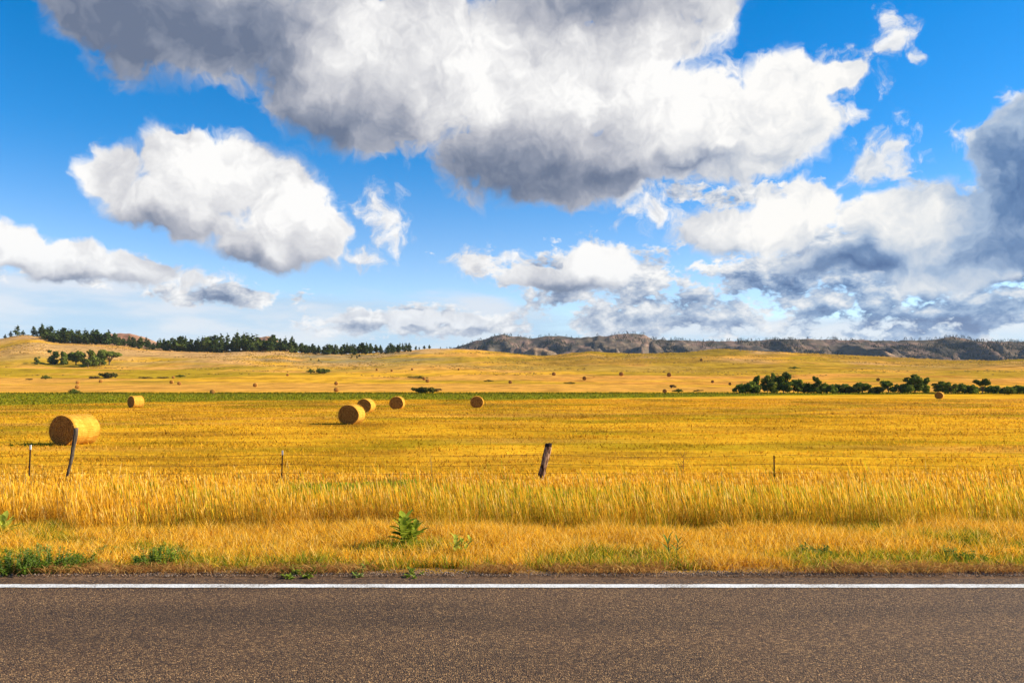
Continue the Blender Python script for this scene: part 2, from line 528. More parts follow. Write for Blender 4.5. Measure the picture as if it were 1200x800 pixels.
def ground_color(X, Y):
    C = np.empty(X.shape + (3,)); C[:] = GOLD
    U = 600 + F * X / np.maximum(Y, 1)

    def lay(c, m):
        C[:] = C * (1 - m[..., None]) + np.asarray(c) * m[..., None]
    yp = np.log(np.maximum(Y, 5)) * 22                       # rows seem to crowd with distance, as they do in the field
    yp = yp + (fbm(X / 16, Y / 20, 2, 33) - .5) * 4.0
    n1 = fbm(X / 8, yp / 2.3, 4, 31); n2 = fbm(X / 60, Y / 38, 4, 41); n3 = fbm(X / 110, Y / 30, 4, 51)
    # mown field: olive streaks lying along the rows
    lay(np.array([.34, .225, .010]), .9 * sstep(.50, .64, n1) * sstep(26, 40, Y) * (1 - sstep(140, 165, Y)))
    lay(TAN, .6 * sstep(.52, .7, fbm(X / 22, Y / 5, 3, 61)) * sstep(24, 30, Y) * (1 - sstep(150, 200, Y)))
    lay(np.array([.30, .13, .015]), .55 * sstep(.56, .68, fbm(X / 5, yp / .9, 4, 65)) * sstep(24, 28, Y) * (1 - sstep(120, 150, Y)))
    # far meadows
    lay(TAN, sstep(252, 268, Y) * .95)
    lay(GOLD, .8 * sstep(.48, .6, n3) * sstep(300, 330, Y))
    lay(OLIVE * 1.05, .75 * sstep(.50, .60, n2) * sstep(330, 380, Y))
    lay(PEACH, .8 * sstep(480, 640, Y) * sstep(.42, .58, fbm(X / 90, Y / 50, 4, 71)))
    lay(np.array([.30, .165, .018]), .8 * sstep(500, 600, Y) * sstep(560, 660, U) * sstep(.36, .6, fbm(X / 120, Y / 40, 4, 75)))
    lay(OLIVE * .8, .8 * sstep(590, 660, Y) * sstep(560, 620, U) * sstep(.40, .55, fbm(X / 45, Y / 40, 4, 73)))
    sage = sstep(.40, .55, fbm(X / 80, Y / 22, 4, 81)) * sstep(600, 630, Y) * (1 - sstep(690, 720, Y)) * sstep(250, 320, U) * (1 - sstep(480, 560, U))
    lay(SAGE, .9 * sage)
    lay(OLIVE * 1.1, .9 * sstep(400, 430, Y) * (1 - sstep(520, 570, Y)) * sstep(-200, -100, U) * (1 - sstep(260, 330, U)) * sstep(.35, .5, n2))
    lay(PEACH * .9, sstep(670, 720, Y) * (1 - sstep(120, 200, U)) * .8)
    for yl, wl, u0, u1, kx in ((452, 3.0, 560, 900, .02), (430, 2.2, 640, 860, -.015), (300, 1.6, 100, 420, .03), (365, 2.5, 700, 1250, .05), (520, 5, 820, 1300, .06), (404, 3.0, -100, 330, .0)):
        dl = np.abs(Y - yl - kx * X - (fbm(X / 40, X * 0, 3, int(yl)) - .5) * 14)
        lay(np.array([.17, .085, .014]), .75 * (1 - sstep(wl * .4, wl * 1.3, dl)) * sstep(u0 - 40, u0 + 40, U) * (1 - sstep(u1 - 40, u1 + 40, U)) * sstep(.36, .5, fbm(X / 25, Y / 12, 3, 85)))
    lay(np.array([.62, .25, .045]), .6 * sstep(.5, .62, fbm(X / 70, Y / 26, 3, 87)) * sstep(330, 350, Y) * (1 - sstep(430, 460, Y)) * sstep(600, 660, U))
    # the green wet strip by the creek
    d0 = np.interp(U, [-300, 0, 200, 400, 600, 800, 1000, 1200, 1500], [95, 106, 130, 140, 146, 172, 205, 225, 235])
    wob = (fbm(X / 22, Y / 40, 4, 91) - .5) * 34
    gm = sstep(-6, 5, Y - d0 + wob) * (1 - sstep(236, 252, Y + wob * .8))
    lay(GREEN * 1.25, gm)
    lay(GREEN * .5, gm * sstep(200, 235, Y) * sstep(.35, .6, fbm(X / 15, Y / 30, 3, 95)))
    # verge
    lay(EARTH, (1 - sstep(21.5, 24, Y)) * sstep(7.5, 8.2, Y))
    lay(GRAVEL, 1 - sstep(7.2, 7.5, Y + (fbm(X / .5, Y / .3, 3, 99) - .5) * .5))
    return C


m_ground, g, b = material('dry_grassland')
pos = position(g)
col = attr(g)
fine_n = g.noise(g.vmath('MULTIPLY', pos, (1, 1, 1)), 2.2, 8, .68)
row_n = g.noise(g.vmath('MULTIPLY', pos, (.35, 1.6, 1)), 1.0, 7, .65)
big_n = g.noise(g.vmath('MULTIPLY', pos, (.02, .05, .05)), 1.0, 6, .6)
k = g.math('ADD', g.math('MULTIPLY', fine_n, .8), g.math('MULTIPLY', row_n, .9))
k = g.math('MULTIPLY_ADD', big_n, .5, k)
val = g.ramp(g.math('MULTIPLY', k, .46), [(.32, .34), (.48, .86), (.58, 1.08), (.70, 1.35)])
c = g.mix(1.0, col, val, 'MULTIPLY')
mid_n = g.noise(g.vmath('MULTIPLY', pos, (.11, .055, .3)), 1.0, 7, .68)
c = g.mix(1.0, c, g.ramp(mid_n, [(.34, .62), (.5, .98), (.66, 1.22)]), 'MULTIPLY')
spot = g.smooth(g.noise(pos, .06, 9, .72), .60, .70)
c = g.mix(g.math('MULTIPLY', spot, .35), c, (.16, .11, .03))
g.put(b.inputs['Base Color'], c)
g.put(b.inputs['Normal'], g.bump(k, .9, .12))
b.inputs['Roughness'].default_value = 1
b.inputs['Specular IOR Level'].default_value = 0
me = mesh_np('ground', V, quads=Q, color=ground_color(X, Y).reshape(-1, 3), smooth=True)
tag(link('ground', me, mats=[m_ground]), kind='structure')

# ------------------------------------------------------------------ road
m_asph, g, b = material('chip_seal_asphalt')
pos = position(g)
vo = g.node('ShaderNodeTexVoronoi'); g.put(vo.inputs['Vector'], pos); vo.inputs['Scale'].default_value = 100
sp = g.node('ShaderNodeSeparateColor'); g.l.new(vo.outputs['Color'], sp.inputs[0])
vo2 = g.node('ShaderNodeTexVoronoi'); g.put(vo2.inputs['Vector'], pos); vo2.inputs['Scale'].default_value = 150
sp2 = g.node('ShaderNodeSeparateColor'); g.l.new(vo2.outputs['Color'], sp2.inputs[0])
s1 = g.math('ADD', g.math('MULTIPLY', sp.outputs[0], .6), g.math('MULTIPLY', sp2.outputs[1], .4))
stone = g.ramp(s1, [(.16, (.026, .012, .006)), (.45, (.090, .047, .020)), (.70, (.160, .087, .037)), (.88, (.41, .235, .092))])
big = g.noise(g.vmath('MULTIPLY', pos, (.16, 1.5, 1)), 1.0, 6, .62)
c = g.mix(1.0, stone, g.ramp(big, [(.3, .66), (.5, .98), (.7, 1.22)]), 'MULTIPLY')
red = g.noise(pos, 1.7, 4, .6)
c = g.mix(g.math('MULTIPLY', red, .35), c, g.mix(1.0, c, (1.2, 1.0, .80), 'MULTIPLY'))
g.put(b.inputs['Base Color'], c)
hgt = g.math('ADD', g.math('MULTIPLY', vo.outputs['Distance'], -1), g.math('MULTIPLY', sp.outputs[1], .5))
g.put(b.inputs['Normal'], g.bump(hgt, .8, .012))
b.inputs['Roughness'].default_value = .8
b.inputs['Specular IOR Level'].default_value = .25

rx = np.concatenate([-np.geomspace(40, 3000, 12)[::-1], np.arange(-30, 30.1, .25), np.geomspace(40, 3000, 12)])
ry = np.array([-1.0, 0, 1, 2, 3, 4, 5, 6, 6.55, 6.80])
RX, RY = np.meshgrid(rx, ry)
edge = (fbm(RX / .7, RX * 0 + 2, 4, 3) - .5) * .16
RY = np.where(RY > 6.75, RY + edge, RY)
RZ = .004 + .02 * np.exp(-((RY - 3.2) / 2.5) ** 2)
n = len(rx)
V = np.stack([RX, RY, RZ], -1).reshape(-1, 3)
V2 = V[-n:].copy(); V2[:, 2] -= .06; V2[:, 1] += .03
V = np.concatenate([V, V2]); m_ = len(ry) + 1
I = (np.arange(m_ - 1)[:, None] * n + np.arange(n - 1)[None, :]).ravel()
me = mesh_np('road', V, quads=np.stack([I, I + 1, I + n + 1, I + n], -1))
tag(link('road', me, mats=[m_asph]), kind='structure')

m_paint, g, b = material('worn_white_line_paint')
pos = position(g)
wear = g.math('ADD', g.math('MULTIPLY', g.noise(pos, 60, 5, .75), .75), g.math('MULTIPLY', g.noise(pos, 2, 4, .6), .35))
c = g.ramp(wear, [(.43, (.20, .15, .11)), (.53, (.55, .52, .47)), (.68, (.74, .72, .68))])
g.put(b.inputs['Base Color'], c); g.put(b.inputs['Normal'], g.bump(g.voronoi(pos, 70), .4, .006))
lx = np.concatenate([-np.geomspace(40, 3000, 8)[::-1], np.arange(-30, 30.1, .08), np.geomspace(40, 3000, 8)])
j0 = (fbm(lx / .11, lx * 0, 3, 7) - .5) * .022; j1 = (fbm(lx / .11, lx * 0 + 9, 3, 8) - .5) * .022
def line_z(y): return .0085 + .02 * np.exp(-((y - 3.2) / 2.5) ** 2)
A = np.stack([lx, 6.50 + j0, line_z(6.50 + j0)], -1); B = np.stack([lx, 6.61 + j1, line_z(6.61 + j1)], -1)
n = len(lx); i = np.arange(n - 1)
me = mesh_np('white_edge_line', np.concatenate([A, B]), quads=np.stack([i, i + 1, i + n + 1, i + n], -1))
tag(link('white_edge_line', me, mats=[m_paint]), kind='structure')

# ------------------------------------------------------------------ grass
m_grass = leaf_material('dry_grass_blades', .45)


def blades(n, x, y, h, wd, lean, col_root, col_tip, prof, zoff=-.02, lean_dir=None, ts=None, sag=0.0):
    """n grass blades as one array of triangles; prof = half width factors up the blade, last is the tip"""
    z = zground(x, y) + zoff
    a = rng.uniform(0, 2 * np.pi, n)                     # facing
    la = rng.uniform(0, 2 * np.pi, n) if lean_dir is None else lean_dir
    fx, fy = np.cos(a), np.sin(a)
    dx, dy = np.cos(la) * lean * h, np.sin(la) * lean * h
    K = len(prof)
    ts = np.linspace(0, 1, K) if ts is None else np.asarray(ts)
    V = np.empty((n, 2 * K - 1, 3), np.float32); C = np.empty((n, 2 * K - 1, 3), np.float32)
    bend = 1.6
    for i, (t, p) in enumerate(zip(ts, prof)):
        cx = x + dx * t ** bend; cy = y + dy * t ** bend
        cz = z + h * (t - .5 * np.minimum(lean, 1.5) ** 2 * t ** 3 * .6 - sag * t ** 2)
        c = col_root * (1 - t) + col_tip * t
        if i < K - 1:
            hw = wd * .5 * p
            V[:, 2 * i, 0] = cx - fx * hw; V[:, 2 * i, 1] = cy - fy * hw; V[:, 2 * i, 2] = cz
            V[:, 2 * i + 1, 0] = cx + fx * hw; V[:, 2 * i + 1, 1] = cy + fy * hw; V[:, 2 * i + 1, 2] = cz
            C[:, 2 * i] = c; C[:, 2 * i + 1] = c
        else:
            V[:, 2 * i, 0] = cx; V[:, 2 * i, 1] = cy; V[:, 2 * i, 2] = cz
            C[:, 2 * i] = c
    T = []
    for i in range(K - 2):
        T += [[2 * i, 2 * i + 1, 2 * i + 3], [2 * i, 2 * i + 3, 2 * i + 2]]
    T.append([2 * K - 4, 2 * K - 3, 2 * K - 2])
    T = np.array(T)
    F_ = (np.arange(n)[:, None, None] * (2 * K - 1) + T[None]).reshape(-1, 3)
    return V.reshape(-1, 3), F_, C.reshape(-1, 3)


def join(parts):
    V, T, C = [], [], []; o = 0
    for v, t, c in parts:
        V.append(v); T.append(t + o); C.append(c); o += len(v)
    return np.concatenate(V), np.concatenate(T), np.concatenate(C)


def spread(n, y0, y1, margin=1.5, power=1.0):
    """points over the strip that the camera can see (a step to the side included)"""
    y = y0 + (y1 - y0) * rng.random(n) ** power
    hw = y * .68 + margin
    x = rng.uniform(-1, 1, n) * hw
    keep = rng.random(n) < hw / (y1 * .68 + margin)
    return x[keep], y[keep]


def pick(n, pal, wts):
    i = rng.choice(len(pal), n, p=np.array(wts) / sum(wts))
    c = np.array(pal)[i] * rng.uniform(.75, 1.2, (n, 1))
    return c


STRAW = [(.76, .41, .028), (.80, .46, .055), (.68, .33, .020), (.72, .35, .018), (.84, .55, .14)]
GRN = [(.30, .26, .015), (.38, .31, .018), (.21, .21, .015)]

# --- tall unmown grass between the verge and the fence
x, y = spread(430000, 10.2, 23.5, 1.6, 1.15)
clump = fbm(x / .45, y / .45, 3, 110)
keep = rng.random(len(x)) < .30 + 1.1 * sstep(.3, .65, clump)
x, y = x[keep], y[keep]
# ragged front
front = 10.85 + (fbm(x / .8, x * 0, 5, 120) - .5) * 1.5 + rng.normal(0, .05, len(x))
keep = y > front
x, y = x[keep], y[keep]
n = len(x)
gm = sstep(.42, .60, fbm(x / 2.2 + 20, y / 1.6, 3, 130) + .24 * sstep(-3.5, .5, x) - .06)
pat = sstep(.2, .6, 1 - ((x + 3.4) / 2.6) ** 2 - ((y - 18.9) / 3.2) ** 2) * .9
gmask = rng.random(n) < np.clip(gm * .85 + .04, 0, 1) * (1 - sstep(15.5, 18, y)) * (.6 + .4 * sstep(11, 12.5, y)) + pat
h = (.34 + .32 * fbm(x / 1.3, y / 1.3, 3, 140)) * rng.uniform(.65, 1.18, n) * (1 - .42 * sstep(13, 19, y)) * (.82 + .18 * sstep(0, .8, y - 10.7))
h *= np.where(pat > .2, .85, 1)
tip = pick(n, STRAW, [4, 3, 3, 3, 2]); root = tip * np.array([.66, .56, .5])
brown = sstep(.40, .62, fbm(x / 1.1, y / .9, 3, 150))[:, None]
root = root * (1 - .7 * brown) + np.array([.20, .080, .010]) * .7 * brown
gc = pick(n, GRN, [3, 3, 2])
inpat = (pat > .1) & (rng.random(n) < .8)
gc = np.where(inpat[:, None], gc * np.array([.66, .84, 1.0]), gc)
root = np.where(gmask[:, None], gc * .85, root); tip = np.where((gmask & ((rng.random(n) < .5) | inpat))[:, None], gc * 1.25, tip)
wind = rng.normal(2.9, .9, n)
wd = rng.uniform(.0055, .0115, n) * (y / 14)
is_head = rng.random(n) < .42
h *= np.where(is_head & (rng.random(n) < .035 + .05 * sstep(1, 8, x)), rng.uniform(1.2, 1.65, n), 1)     # lone stems that overtop the rest
parts = []
k = is_head
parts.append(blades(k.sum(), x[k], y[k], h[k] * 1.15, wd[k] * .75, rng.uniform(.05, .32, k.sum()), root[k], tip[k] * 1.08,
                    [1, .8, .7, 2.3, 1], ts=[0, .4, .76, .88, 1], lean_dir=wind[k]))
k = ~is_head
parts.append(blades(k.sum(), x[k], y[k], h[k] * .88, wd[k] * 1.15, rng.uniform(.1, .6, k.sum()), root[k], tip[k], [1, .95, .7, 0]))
V, T, C = join(parts)
me = mesh_np('tall_grass', V, tris=T, color=C)
tag(link('tall_grass', me, mats=[m_grass]), 'tall golden unmown grass with seed heads between the verge and the wire fence', 'grass', kind='stuff')

# --- short verge grass next to the road
x, y = spread(210000, 6.95, 11.3, 1.4, .95)
edge = 7.30 + (fbm(x / .55, x * 0 + 3, 4, 160) - .5) * .85
keep = (y > edge) & (rng.random(len(x)) < .35 + 1.1 * sstep(.3, .6, fbm(x / .3, y / .3, 3, 170)))
x, y = x[keep], y[keep]; n = len(x)
h = (.06 + .16 * fbm(x / .6, y / .6, 3, 180)) * rng.uniform(.5, 1.5, n) * (.85 + .5 * sstep(8.5, 10.5, y))
gm = .8 * sstep(.56, .72, fbm(x / 1.1, y / .8, 3, 190) + .10 * (1 - sstep(8, 9.5, y)) + .12 * (1 - sstep(-6.5, -2.8, x)))
gmask = rng.random(n) < gm * .8
tip = pick(n, [(.86, .49, .045), (.82, .45, .030), (.74, .38, .022), (.88, .60, .15), (.62, .29, .025)], [4, 4, 2, 3, 1]); root = tip * np.array([.85, .78, .7])
low = (1 - sstep(7.2, 7.9, y))[:, None]
tip = tip * (1 - .45 * low) + np.array([.44, .20, .04]) * .45 * low
gc = pick(n, [(.20, .23, .015), (.34, .31, .02), (.11, .15, .015)], [3, 3, 2])
root = np.where(gmask[:, None], gc * .8, root); tip = np.where(gmask[:, None], gc * 1.2, tip)
V1 = blades(n, x, y, h, rng.uniform(.005, .010, n), rng.uniform(.2, 1.1, n), root, tip, [1, .9, .6, 0])
# lying thatch on the gravel edge
m2 = 16000
x2 = rng.uniform(-7.5, 7.5, m2); y2 = 6.98 + np.abs(rng.normal(.16, .24, m2))
kk = fbm(x2 / .5, y2 / .4, 3, 200) > .44; x2, y2 = x2[kk], y2[kk]; m2 = len(x2)
t2 = pick(m2, [(.42, .19, .05), (.62, .36, .10), (.30, .13, .04)], [3, 2, 2])
V2 = blades(m2, x2, y2, rng.uniform(.05, .18, m2), rng.uniform(.004, .008, m2), rng.uniform(1.0, 1.7, m2), t2, t2, [1, 1, .7, 0], zoff=.012, sag=.35)
V, T, C = join([V1, V2])
me = mesh_np('verge_grass', V, tris=T, color=C)
tag(link('verge_grass', me, mats=[m_grass]), 'short dry yellow grass with green tufts along the road shoulder', 'grass', kind='stuff')

# --- stubble and cut hay on the mown field
x, y = spread(520000, 22.5, 150, 4, 1.9)
sw = fbm(x / 3.2, y / .75, 4, 210)
keep = rng.random(len(x)) < .25 + 1.3 * sstep(.42, .62, sw)
x, y = x[keep], y[keep]; n = len(x)
C0 = ground_color(x, y)
tip = pick(n, STRAW, [4, 4, 3, 3, 2]) * .20 + C0 * .86 * rng.uniform(.85, 1.2, (n, 1))
root = tip * .72
dark = rng.random(n) < .30 * sstep(.55, .68, fbm(x / 5, np.log(y) * 22 / .7, 4, 215))
tip[dark] *= np.array([.5, .42, .4]); root[dark] *= np.array([.5, .42, .4])
h = (.06 + .14 * fbm(x / 4, y / 1.2, 3, 220)) * rng.uniform(.5, 1.5, n)
h = np.where(y < 26, h * 1.5, h)
V, T, C = blades(n, x, y, h, .0011 * y * rng.uniform(.6, 1.5, n), rng.uniform(.3, 1.2, n), root, tip, [1, .8, 0])
me = mesh_np('field_stubble', V, tris=T, color=C)
tag(link('field_stubble', me, mats=[m_grass]), 'golden stubble and cut hay covering the mown field behind the fence', 'stubble', kind='stuff')

# --- rank grass on the green creek strip
n = 90000
x = rng.uniform(-200, 260, n); y = rng.uniform(100, 262, n)
cg = ground_color(x, y)
keep = (cg[:, 0] < .28) & (np.abs(x) < y * .72 + 6)
x, y = x[keep], y[keep]; n = len(x)
gc = pick(n, [(.19, .19, .010), (.25, .225, .011), (.12, .13, .009), (.38, .26, .02)], [4, 4, 2, 2])
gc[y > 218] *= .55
h = rng.uniform(.15, .4, n) * np.where(y > 215, 1.5, 1)
V, T, C = blades(n, x, y, h, rng.uniform(.12, .3, n), rng.uniform(.1, .5, n), gc * .7, gc, [1, .8, 0])
me = mesh_np('creek_grass', V, tris=T, color=C)
tag(link('creek_grass', me, mats=[m_grass]), 'rank green grass growing in the wet strip beyond the mown field', 'grass', kind='stuff')

# --- rough tufts and sage over the far slopes
n = 40000
x = rng.uniform(-520, 560, n); y = 420 + 330 * rng.random(n) ** .7
keep = (np.abs(x) < y * .72) & (fbm(x / 40, y / 22, 4, 230) > .50 + .10 * (1 - sstep(480, 640, y)))
x, y = x[keep], y[keep]; n = len(x)
gc = pick(n, [(.30, .19, .035), (.44, .26, .04), (.24, .17, .06), (.55, .31, .045)], [3, 3, 2, 4])
V, T, C = blades(n, x, y, rng.uniform(.2, .6, n), rng.uniform(.6, 1.8, n), rng.uniform(.1, .5, n), gc * .9, gc, [1, .9, 0])
me = mesh_np('hillside_tufts', V, tris=T, color=C)
tag(link('hillside_tufts', me, mats=[m_grass]), 'rough dry tufts and sage scattered over the far slopes', 'scrub', kind='stuff')

# --- loose gravel of the shoulder
n = 16000
x = rng.uniform(-7.5, 7.5, n); y = 6.88 + np.abs(rng.normal(0, .33, n)); s = rng.uniform(.002, .008, n) * rng.uniform(.7, 1.5, n)
oct_ = np.array([[1, 0, 0], [0, 1, 0], [-1, 0, 0], [0, -1, 0], [0, 0, .8], [0, 0, -.8]])
P_ = oct_[None] * rng.uniform(.6, 1.3, (n, 6, 1)); a = rng.uniform(0, 6.3, n); ca, sa = np.cos(a)[:, None], np.sin(a)[:, None]
PX = P_[..., 0] * ca - P_[..., 1] * sa; PY = P_[..., 0] * sa + P_[..., 1] * ca
V = np.stack([PX, PY, P_[..., 2]], -1) * s[:, None, None]
V[..., 0] += x[:, None]; V[..., 1] += y[:, None]; V[..., 2] += (zground(x, y) + s * .35 + np.where(y < 6.95, .008, 0))[:, None]
T = np.array([[0, 1, 4], [1, 2, 4], [2, 3, 4], [3, 0, 4], [1, 0, 5], [2, 1, 5], [3, 2, 5], [0, 3, 5]])
F_ = (np.arange(n)[:, None, None] * 6 + T[None]).reshape(-1, 3)
gc = pick(n, [(.20, .13, .085), (.30, .22, .16), (.10, .07, .055), (.28, .16, .09)], [4, 2, 3, 2])
m_grav, g, b = material('gravel_stone'); g.put(b.inputs['Base Color'], attr(g))
me = mesh_np('gravel', V.reshape(-1, 3), tris=F_, color=np.repeat(gc, 6, 0))
tag(link('gravel', me, mats=[m_grav]), 'loose brown gravel along the edge of the asphalt', 'gravel', kind='stuff')

# ------------------------------------------------------------------ distant hills
def hills(name, u_pts, v_pts, D, front, back, gul, seed, cols, dx=6, rows=46, tree_dark=0.0):
    us = np.array(u_pts, float)
    x0 = (us[0] - 600) / F * D; x1 = (us[-1] - 600) / F * D
    xs = np.arange(x0, x1, dx); tt = np.concatenate([np.linspace(0, 1, rows), 1 + np.linspace(.08, 1, 8)])
    X, Tt = np.meshgrid(xs, tt)
    Yc = np.where(Tt <= 1, D - front * (1 - Tt), D + back * (Tt - 1))
    uu = 600 + F * X / D
    top = CAMZ + (449 - np.interp(uu, u_pts, v_pts)) * D / F
    base = 8.0
    tcl = np.clip(Tt, 0, 1)
    rg = ridged(X / gul + .4 * fbm(X / 90, Yc / 90, 3, seed) * 3, Yc / (gul * 3.2), 5, seed)
    sh = (.35 * tcl + .65 * tcl ** 1.6)
    Zz = base + (top - base) * sh
    body = np.sin(np.pi * np.clip(tcl, 0, 1)) ** .8
    Zz = Zz + (rg - .55) * (top - base) * .60 * body + (fbm(X / 25, Yc / 25, 4, seed + 3) - .5) * (top - base) * .10 * body
    crest = np.exp(-((Tt - 1) / .12) ** 2)
    Zz = Zz + crest * (fbm(X / 16, Yc / 60, 4, seed + 5) - .5) * (top - base) * .07
    Zz = np.where(Tt > 1, Zz * (1 - .8 * (Tt - 1)), Zz)
    n, m = len(xs), len(tt)
    V = np.stack([X, Yc, Zz], -1).reshape(-1, 3)
    I = (np.arange(m - 1)[:, None] * n + np.arange(n - 1)[None, :]).ravel()
    f1 = sstep(.35, .65, fbm(X / 70, Yc / 60, 4, seed + 7))[..., None]
    f2 = sstep(.5, .62, fbm(X / 35, Zz / 9, 4, seed + 9))[..., None]
    C = cols[0] * (1 - f1) + cols[1] * f1
    C = C * (1 - .7 * f2) + cols[2] * .7 * f2
    me = mesh_np(name, V, quads=np.stack([I, I + 1, I + n + 1, I + n], -1), color=C.reshape(-1, 3), smooth=True)
    return me, X, Yc, Zz, Tt


m_hill, g, b = material('badlands_slope')
pos = position(g)
nz = g.noise(g.vmath('MULTIPLY', pos, (.05, .05, .18)), 1.0, 9, .65)
c = g.mix(1.0, attr(g), g.ramp(nz, [(.3, .5), (.55, 1.0), (.75, 1.4)]), 'MULTIPLY')
g.put(b.inputs['Base Color'], c); g.put(b.inputs['Normal'], g.bump(nz, .8, 6.0))
b.inputs['Specular IOR Level'].default_value = 0
HC = [np.array([.165, .120, .080]), np.array([.082, .070, .054]), np.array([.27, .165, .115])]
hu = [430, 500, 530, 545, 560, 575, 588, 600, 620, 640, 655, 680, 690, 700, 715, 730, 745, 755, 765, 790, 830, 870, 900, 950, 1000, 1050, 1090, 1117, 1130, 1145, 1175, 1200, 1300, 1700, 2100]
hv = [420, 414, 408, 403, 399, 395, 391, 394, 396, 394.5, 393.5, 397, 395, 393.5, 392.5, 390.5, 390, 392, 397.5, 398, 399.5, 399.5, 398, 397, 398.5, 399, 398, 394.5, 396, 399.5, 400, 400, 399, 402, 408]
me, HX, HY, HZ, HT = hills('distant_hills', hu, hv, 2050, 620, 500, 62, 301, HC)
tag(link('distant_hills', me, mats=[m_hill]), kind='structure')
# low pale buttes in front of them
for nm, up, vp, D, sd_ in (('butte', [600, 612, 625, 635, 650, 665], [424, 414, 407.5, 408, 413, 424], 1250, 331),
                           ('butte', [1015, 1028, 1038, 1050, 1068], [427, 417, 411, 417, 428], 1400, 341)):
    me, *_ = hills(nm, up, vp, D, 90, 80, 16, sd_, [np.array([.33, .21, .13]), np.array([.20, .14, .085]), np.array([.40, .25, .15])], dx=2, rows=30)
    tag(link(nm, me, mats=[m_hill]), kind='structure')
for up, vp, D, sd_ in (([100, 118, 130, 150, 160, 180, 200], [404, 393, 390, 390.5, 394, 399, 408], 1150, 351),
                       ([285, 300, 312, 322, 340], [412, 396, 394.5, 396, 412], 1150, 361)):
    me, *_ = hills('red_hill', up, vp, D, 90, 80, 30, sd_, [np.array([.46, .24, .13]), np.array([.42, .20, .11]), np.array([.52, .30, .17])], dx=3, rows=24)
    tag(link('red_hill', me, mats=[m_hill]), kind='structure')

# ------------------------------------------------------------------ air
hb = bmesh.new(); bmesh.ops.create_cube(hb, size=1, matrix=Matrix.Translation((0, 1150, 92)) @ Matrix.Diagonal((7260, 4140, 200, 1)))
m_haze = bpy.data.materials.new('haze'); m_haze.use_nodes = True
hn = m_haze.node_tree; hn.nodes.remove(hn.nodes['Principled BSDF'])
pv = hn.nodes.new('ShaderNodeVolumePrincipled'); pv.inputs['Color'].default_value = (.60, .74, .97, 1); pv.inputs['Density'].default_value = .000032
hn.links.new(pv.outputs[0], hn.nodes['Material Output'].inputs['Volume'])
tag(link('haze', bm_mesh('haze', hb), None, [m_haze]), 'thin blue air over the whole valley out to the distant hills', 'haze', kind='stuff')

# ------------------------------------------------------------------ vegetation builders
def leaf_cloud(n, centres, radii, size, seed, flat=.0, shell=.45):
    """n leaf-clump quads spread through several ellipsoids"""
    r = np.random.default_rng(seed)
    centres = np.asarray(centres, float); radii = np.asarray(radii, float)
    vol = radii.prod(1) ** (2 / 3); i = r.choice(len(centres), n, p=vol / vol.sum())
    d = r.normal(size=(n, 3)); d /= np.linalg.norm(d, axis=1)[:, None]
    rad = (shell + (1 - shell) * r.random(n)) ** .6
    p = centres[i] + d * radii[i] * rad[:, None]
    nn = d + r.normal(size=(n, 3)) * .6; nn[:, 2] += .3; nn /= np.linalg.norm(nn, axis=1)[:, None]
    a = np.cross(nn, r.normal(size=(n, 3))); a /= np.linalg.norm(a, axis=1)[:, None]
    b = np.cross(nn, a)
    s = size * r.uniform(.5, 1.3, (n, 1))
    k = r.uniform(.5, 1.0, (n, 1))
    V = np.stack([p - a * s, p - b * s * k, p + a * s * 1.1, p + b * s * k], 1).reshape(-1, 3)
    Q = np.arange(n * 4).reshape(n, 4)
    return V, Q


def trunk_mesh(name, path, radii, sides=6, extra=()):
    """tapered limb tubes: list of (points, radii)"""
    V, Q = [], []
    for pts, rr in [(path, radii), *extra]:
        pts = [Vector(p) for p in pts]; o = len(V)
        for i, p in enumerate(pts):
            d = (pts[min(i + 1, len(pts) - 1)] - pts[max(i - 1, 0)]).normalized()
            a = d.orthogonal().normalized(); b = d.cross(a)
            for s in range(sides):
                t = 2 * math.pi * s / sides
                V.append(p + (a * math.cos(t) + b * math.sin(t)) * rr[i])
        for i in range(len(pts) - 1):
            for s in range(sides):
                s2 = (s + 1) % sides
                Q.append([o + i * sides + s, o + i * sides + s2, o + (i + 1) * sides + s2, o + (i + 1) * sides + s])
    return np.array([tuple(v) for v in V]), np.array(Q)


m_bark, g, b = material('bark')
g.put(b.inputs['Base Color'], g.ramp(g.noise(position(g), 4, 5, .6), [(.3, (.05, .035, .022)), (.7, (.13, .09, .06))]))
m_pine = leaf_material('pine_needles', .15, base=((.030, .052, .014), (.095, .115, .024)), scale=.35)
m_farpine = leaf_material('far_pine_needles', .05, base=((.010, .018, .012), (.026, .036, .018)), scale=.05)  # dark pine green, with cloud shade over the far hills put into the colour
m_leaf = leaf_material('broad_leaves', .4, base=((.085, .120, .016), (.24, .265, .036)), scale=.6)
m_leafdark = leaf_material('dark_leaves', .35, base=((.055, .080, .013), (.17, .19, .028)), scale=.6)
m_bush = leaf_material('olive_scrub', .2, base=((.070, .068, .014), (.17, .14, .025)), scale=.8)
m_drybush = leaf_material('brown_scrub', .2, base=((.07, .045, .018), (.16, .10, .035)), scale=.8)


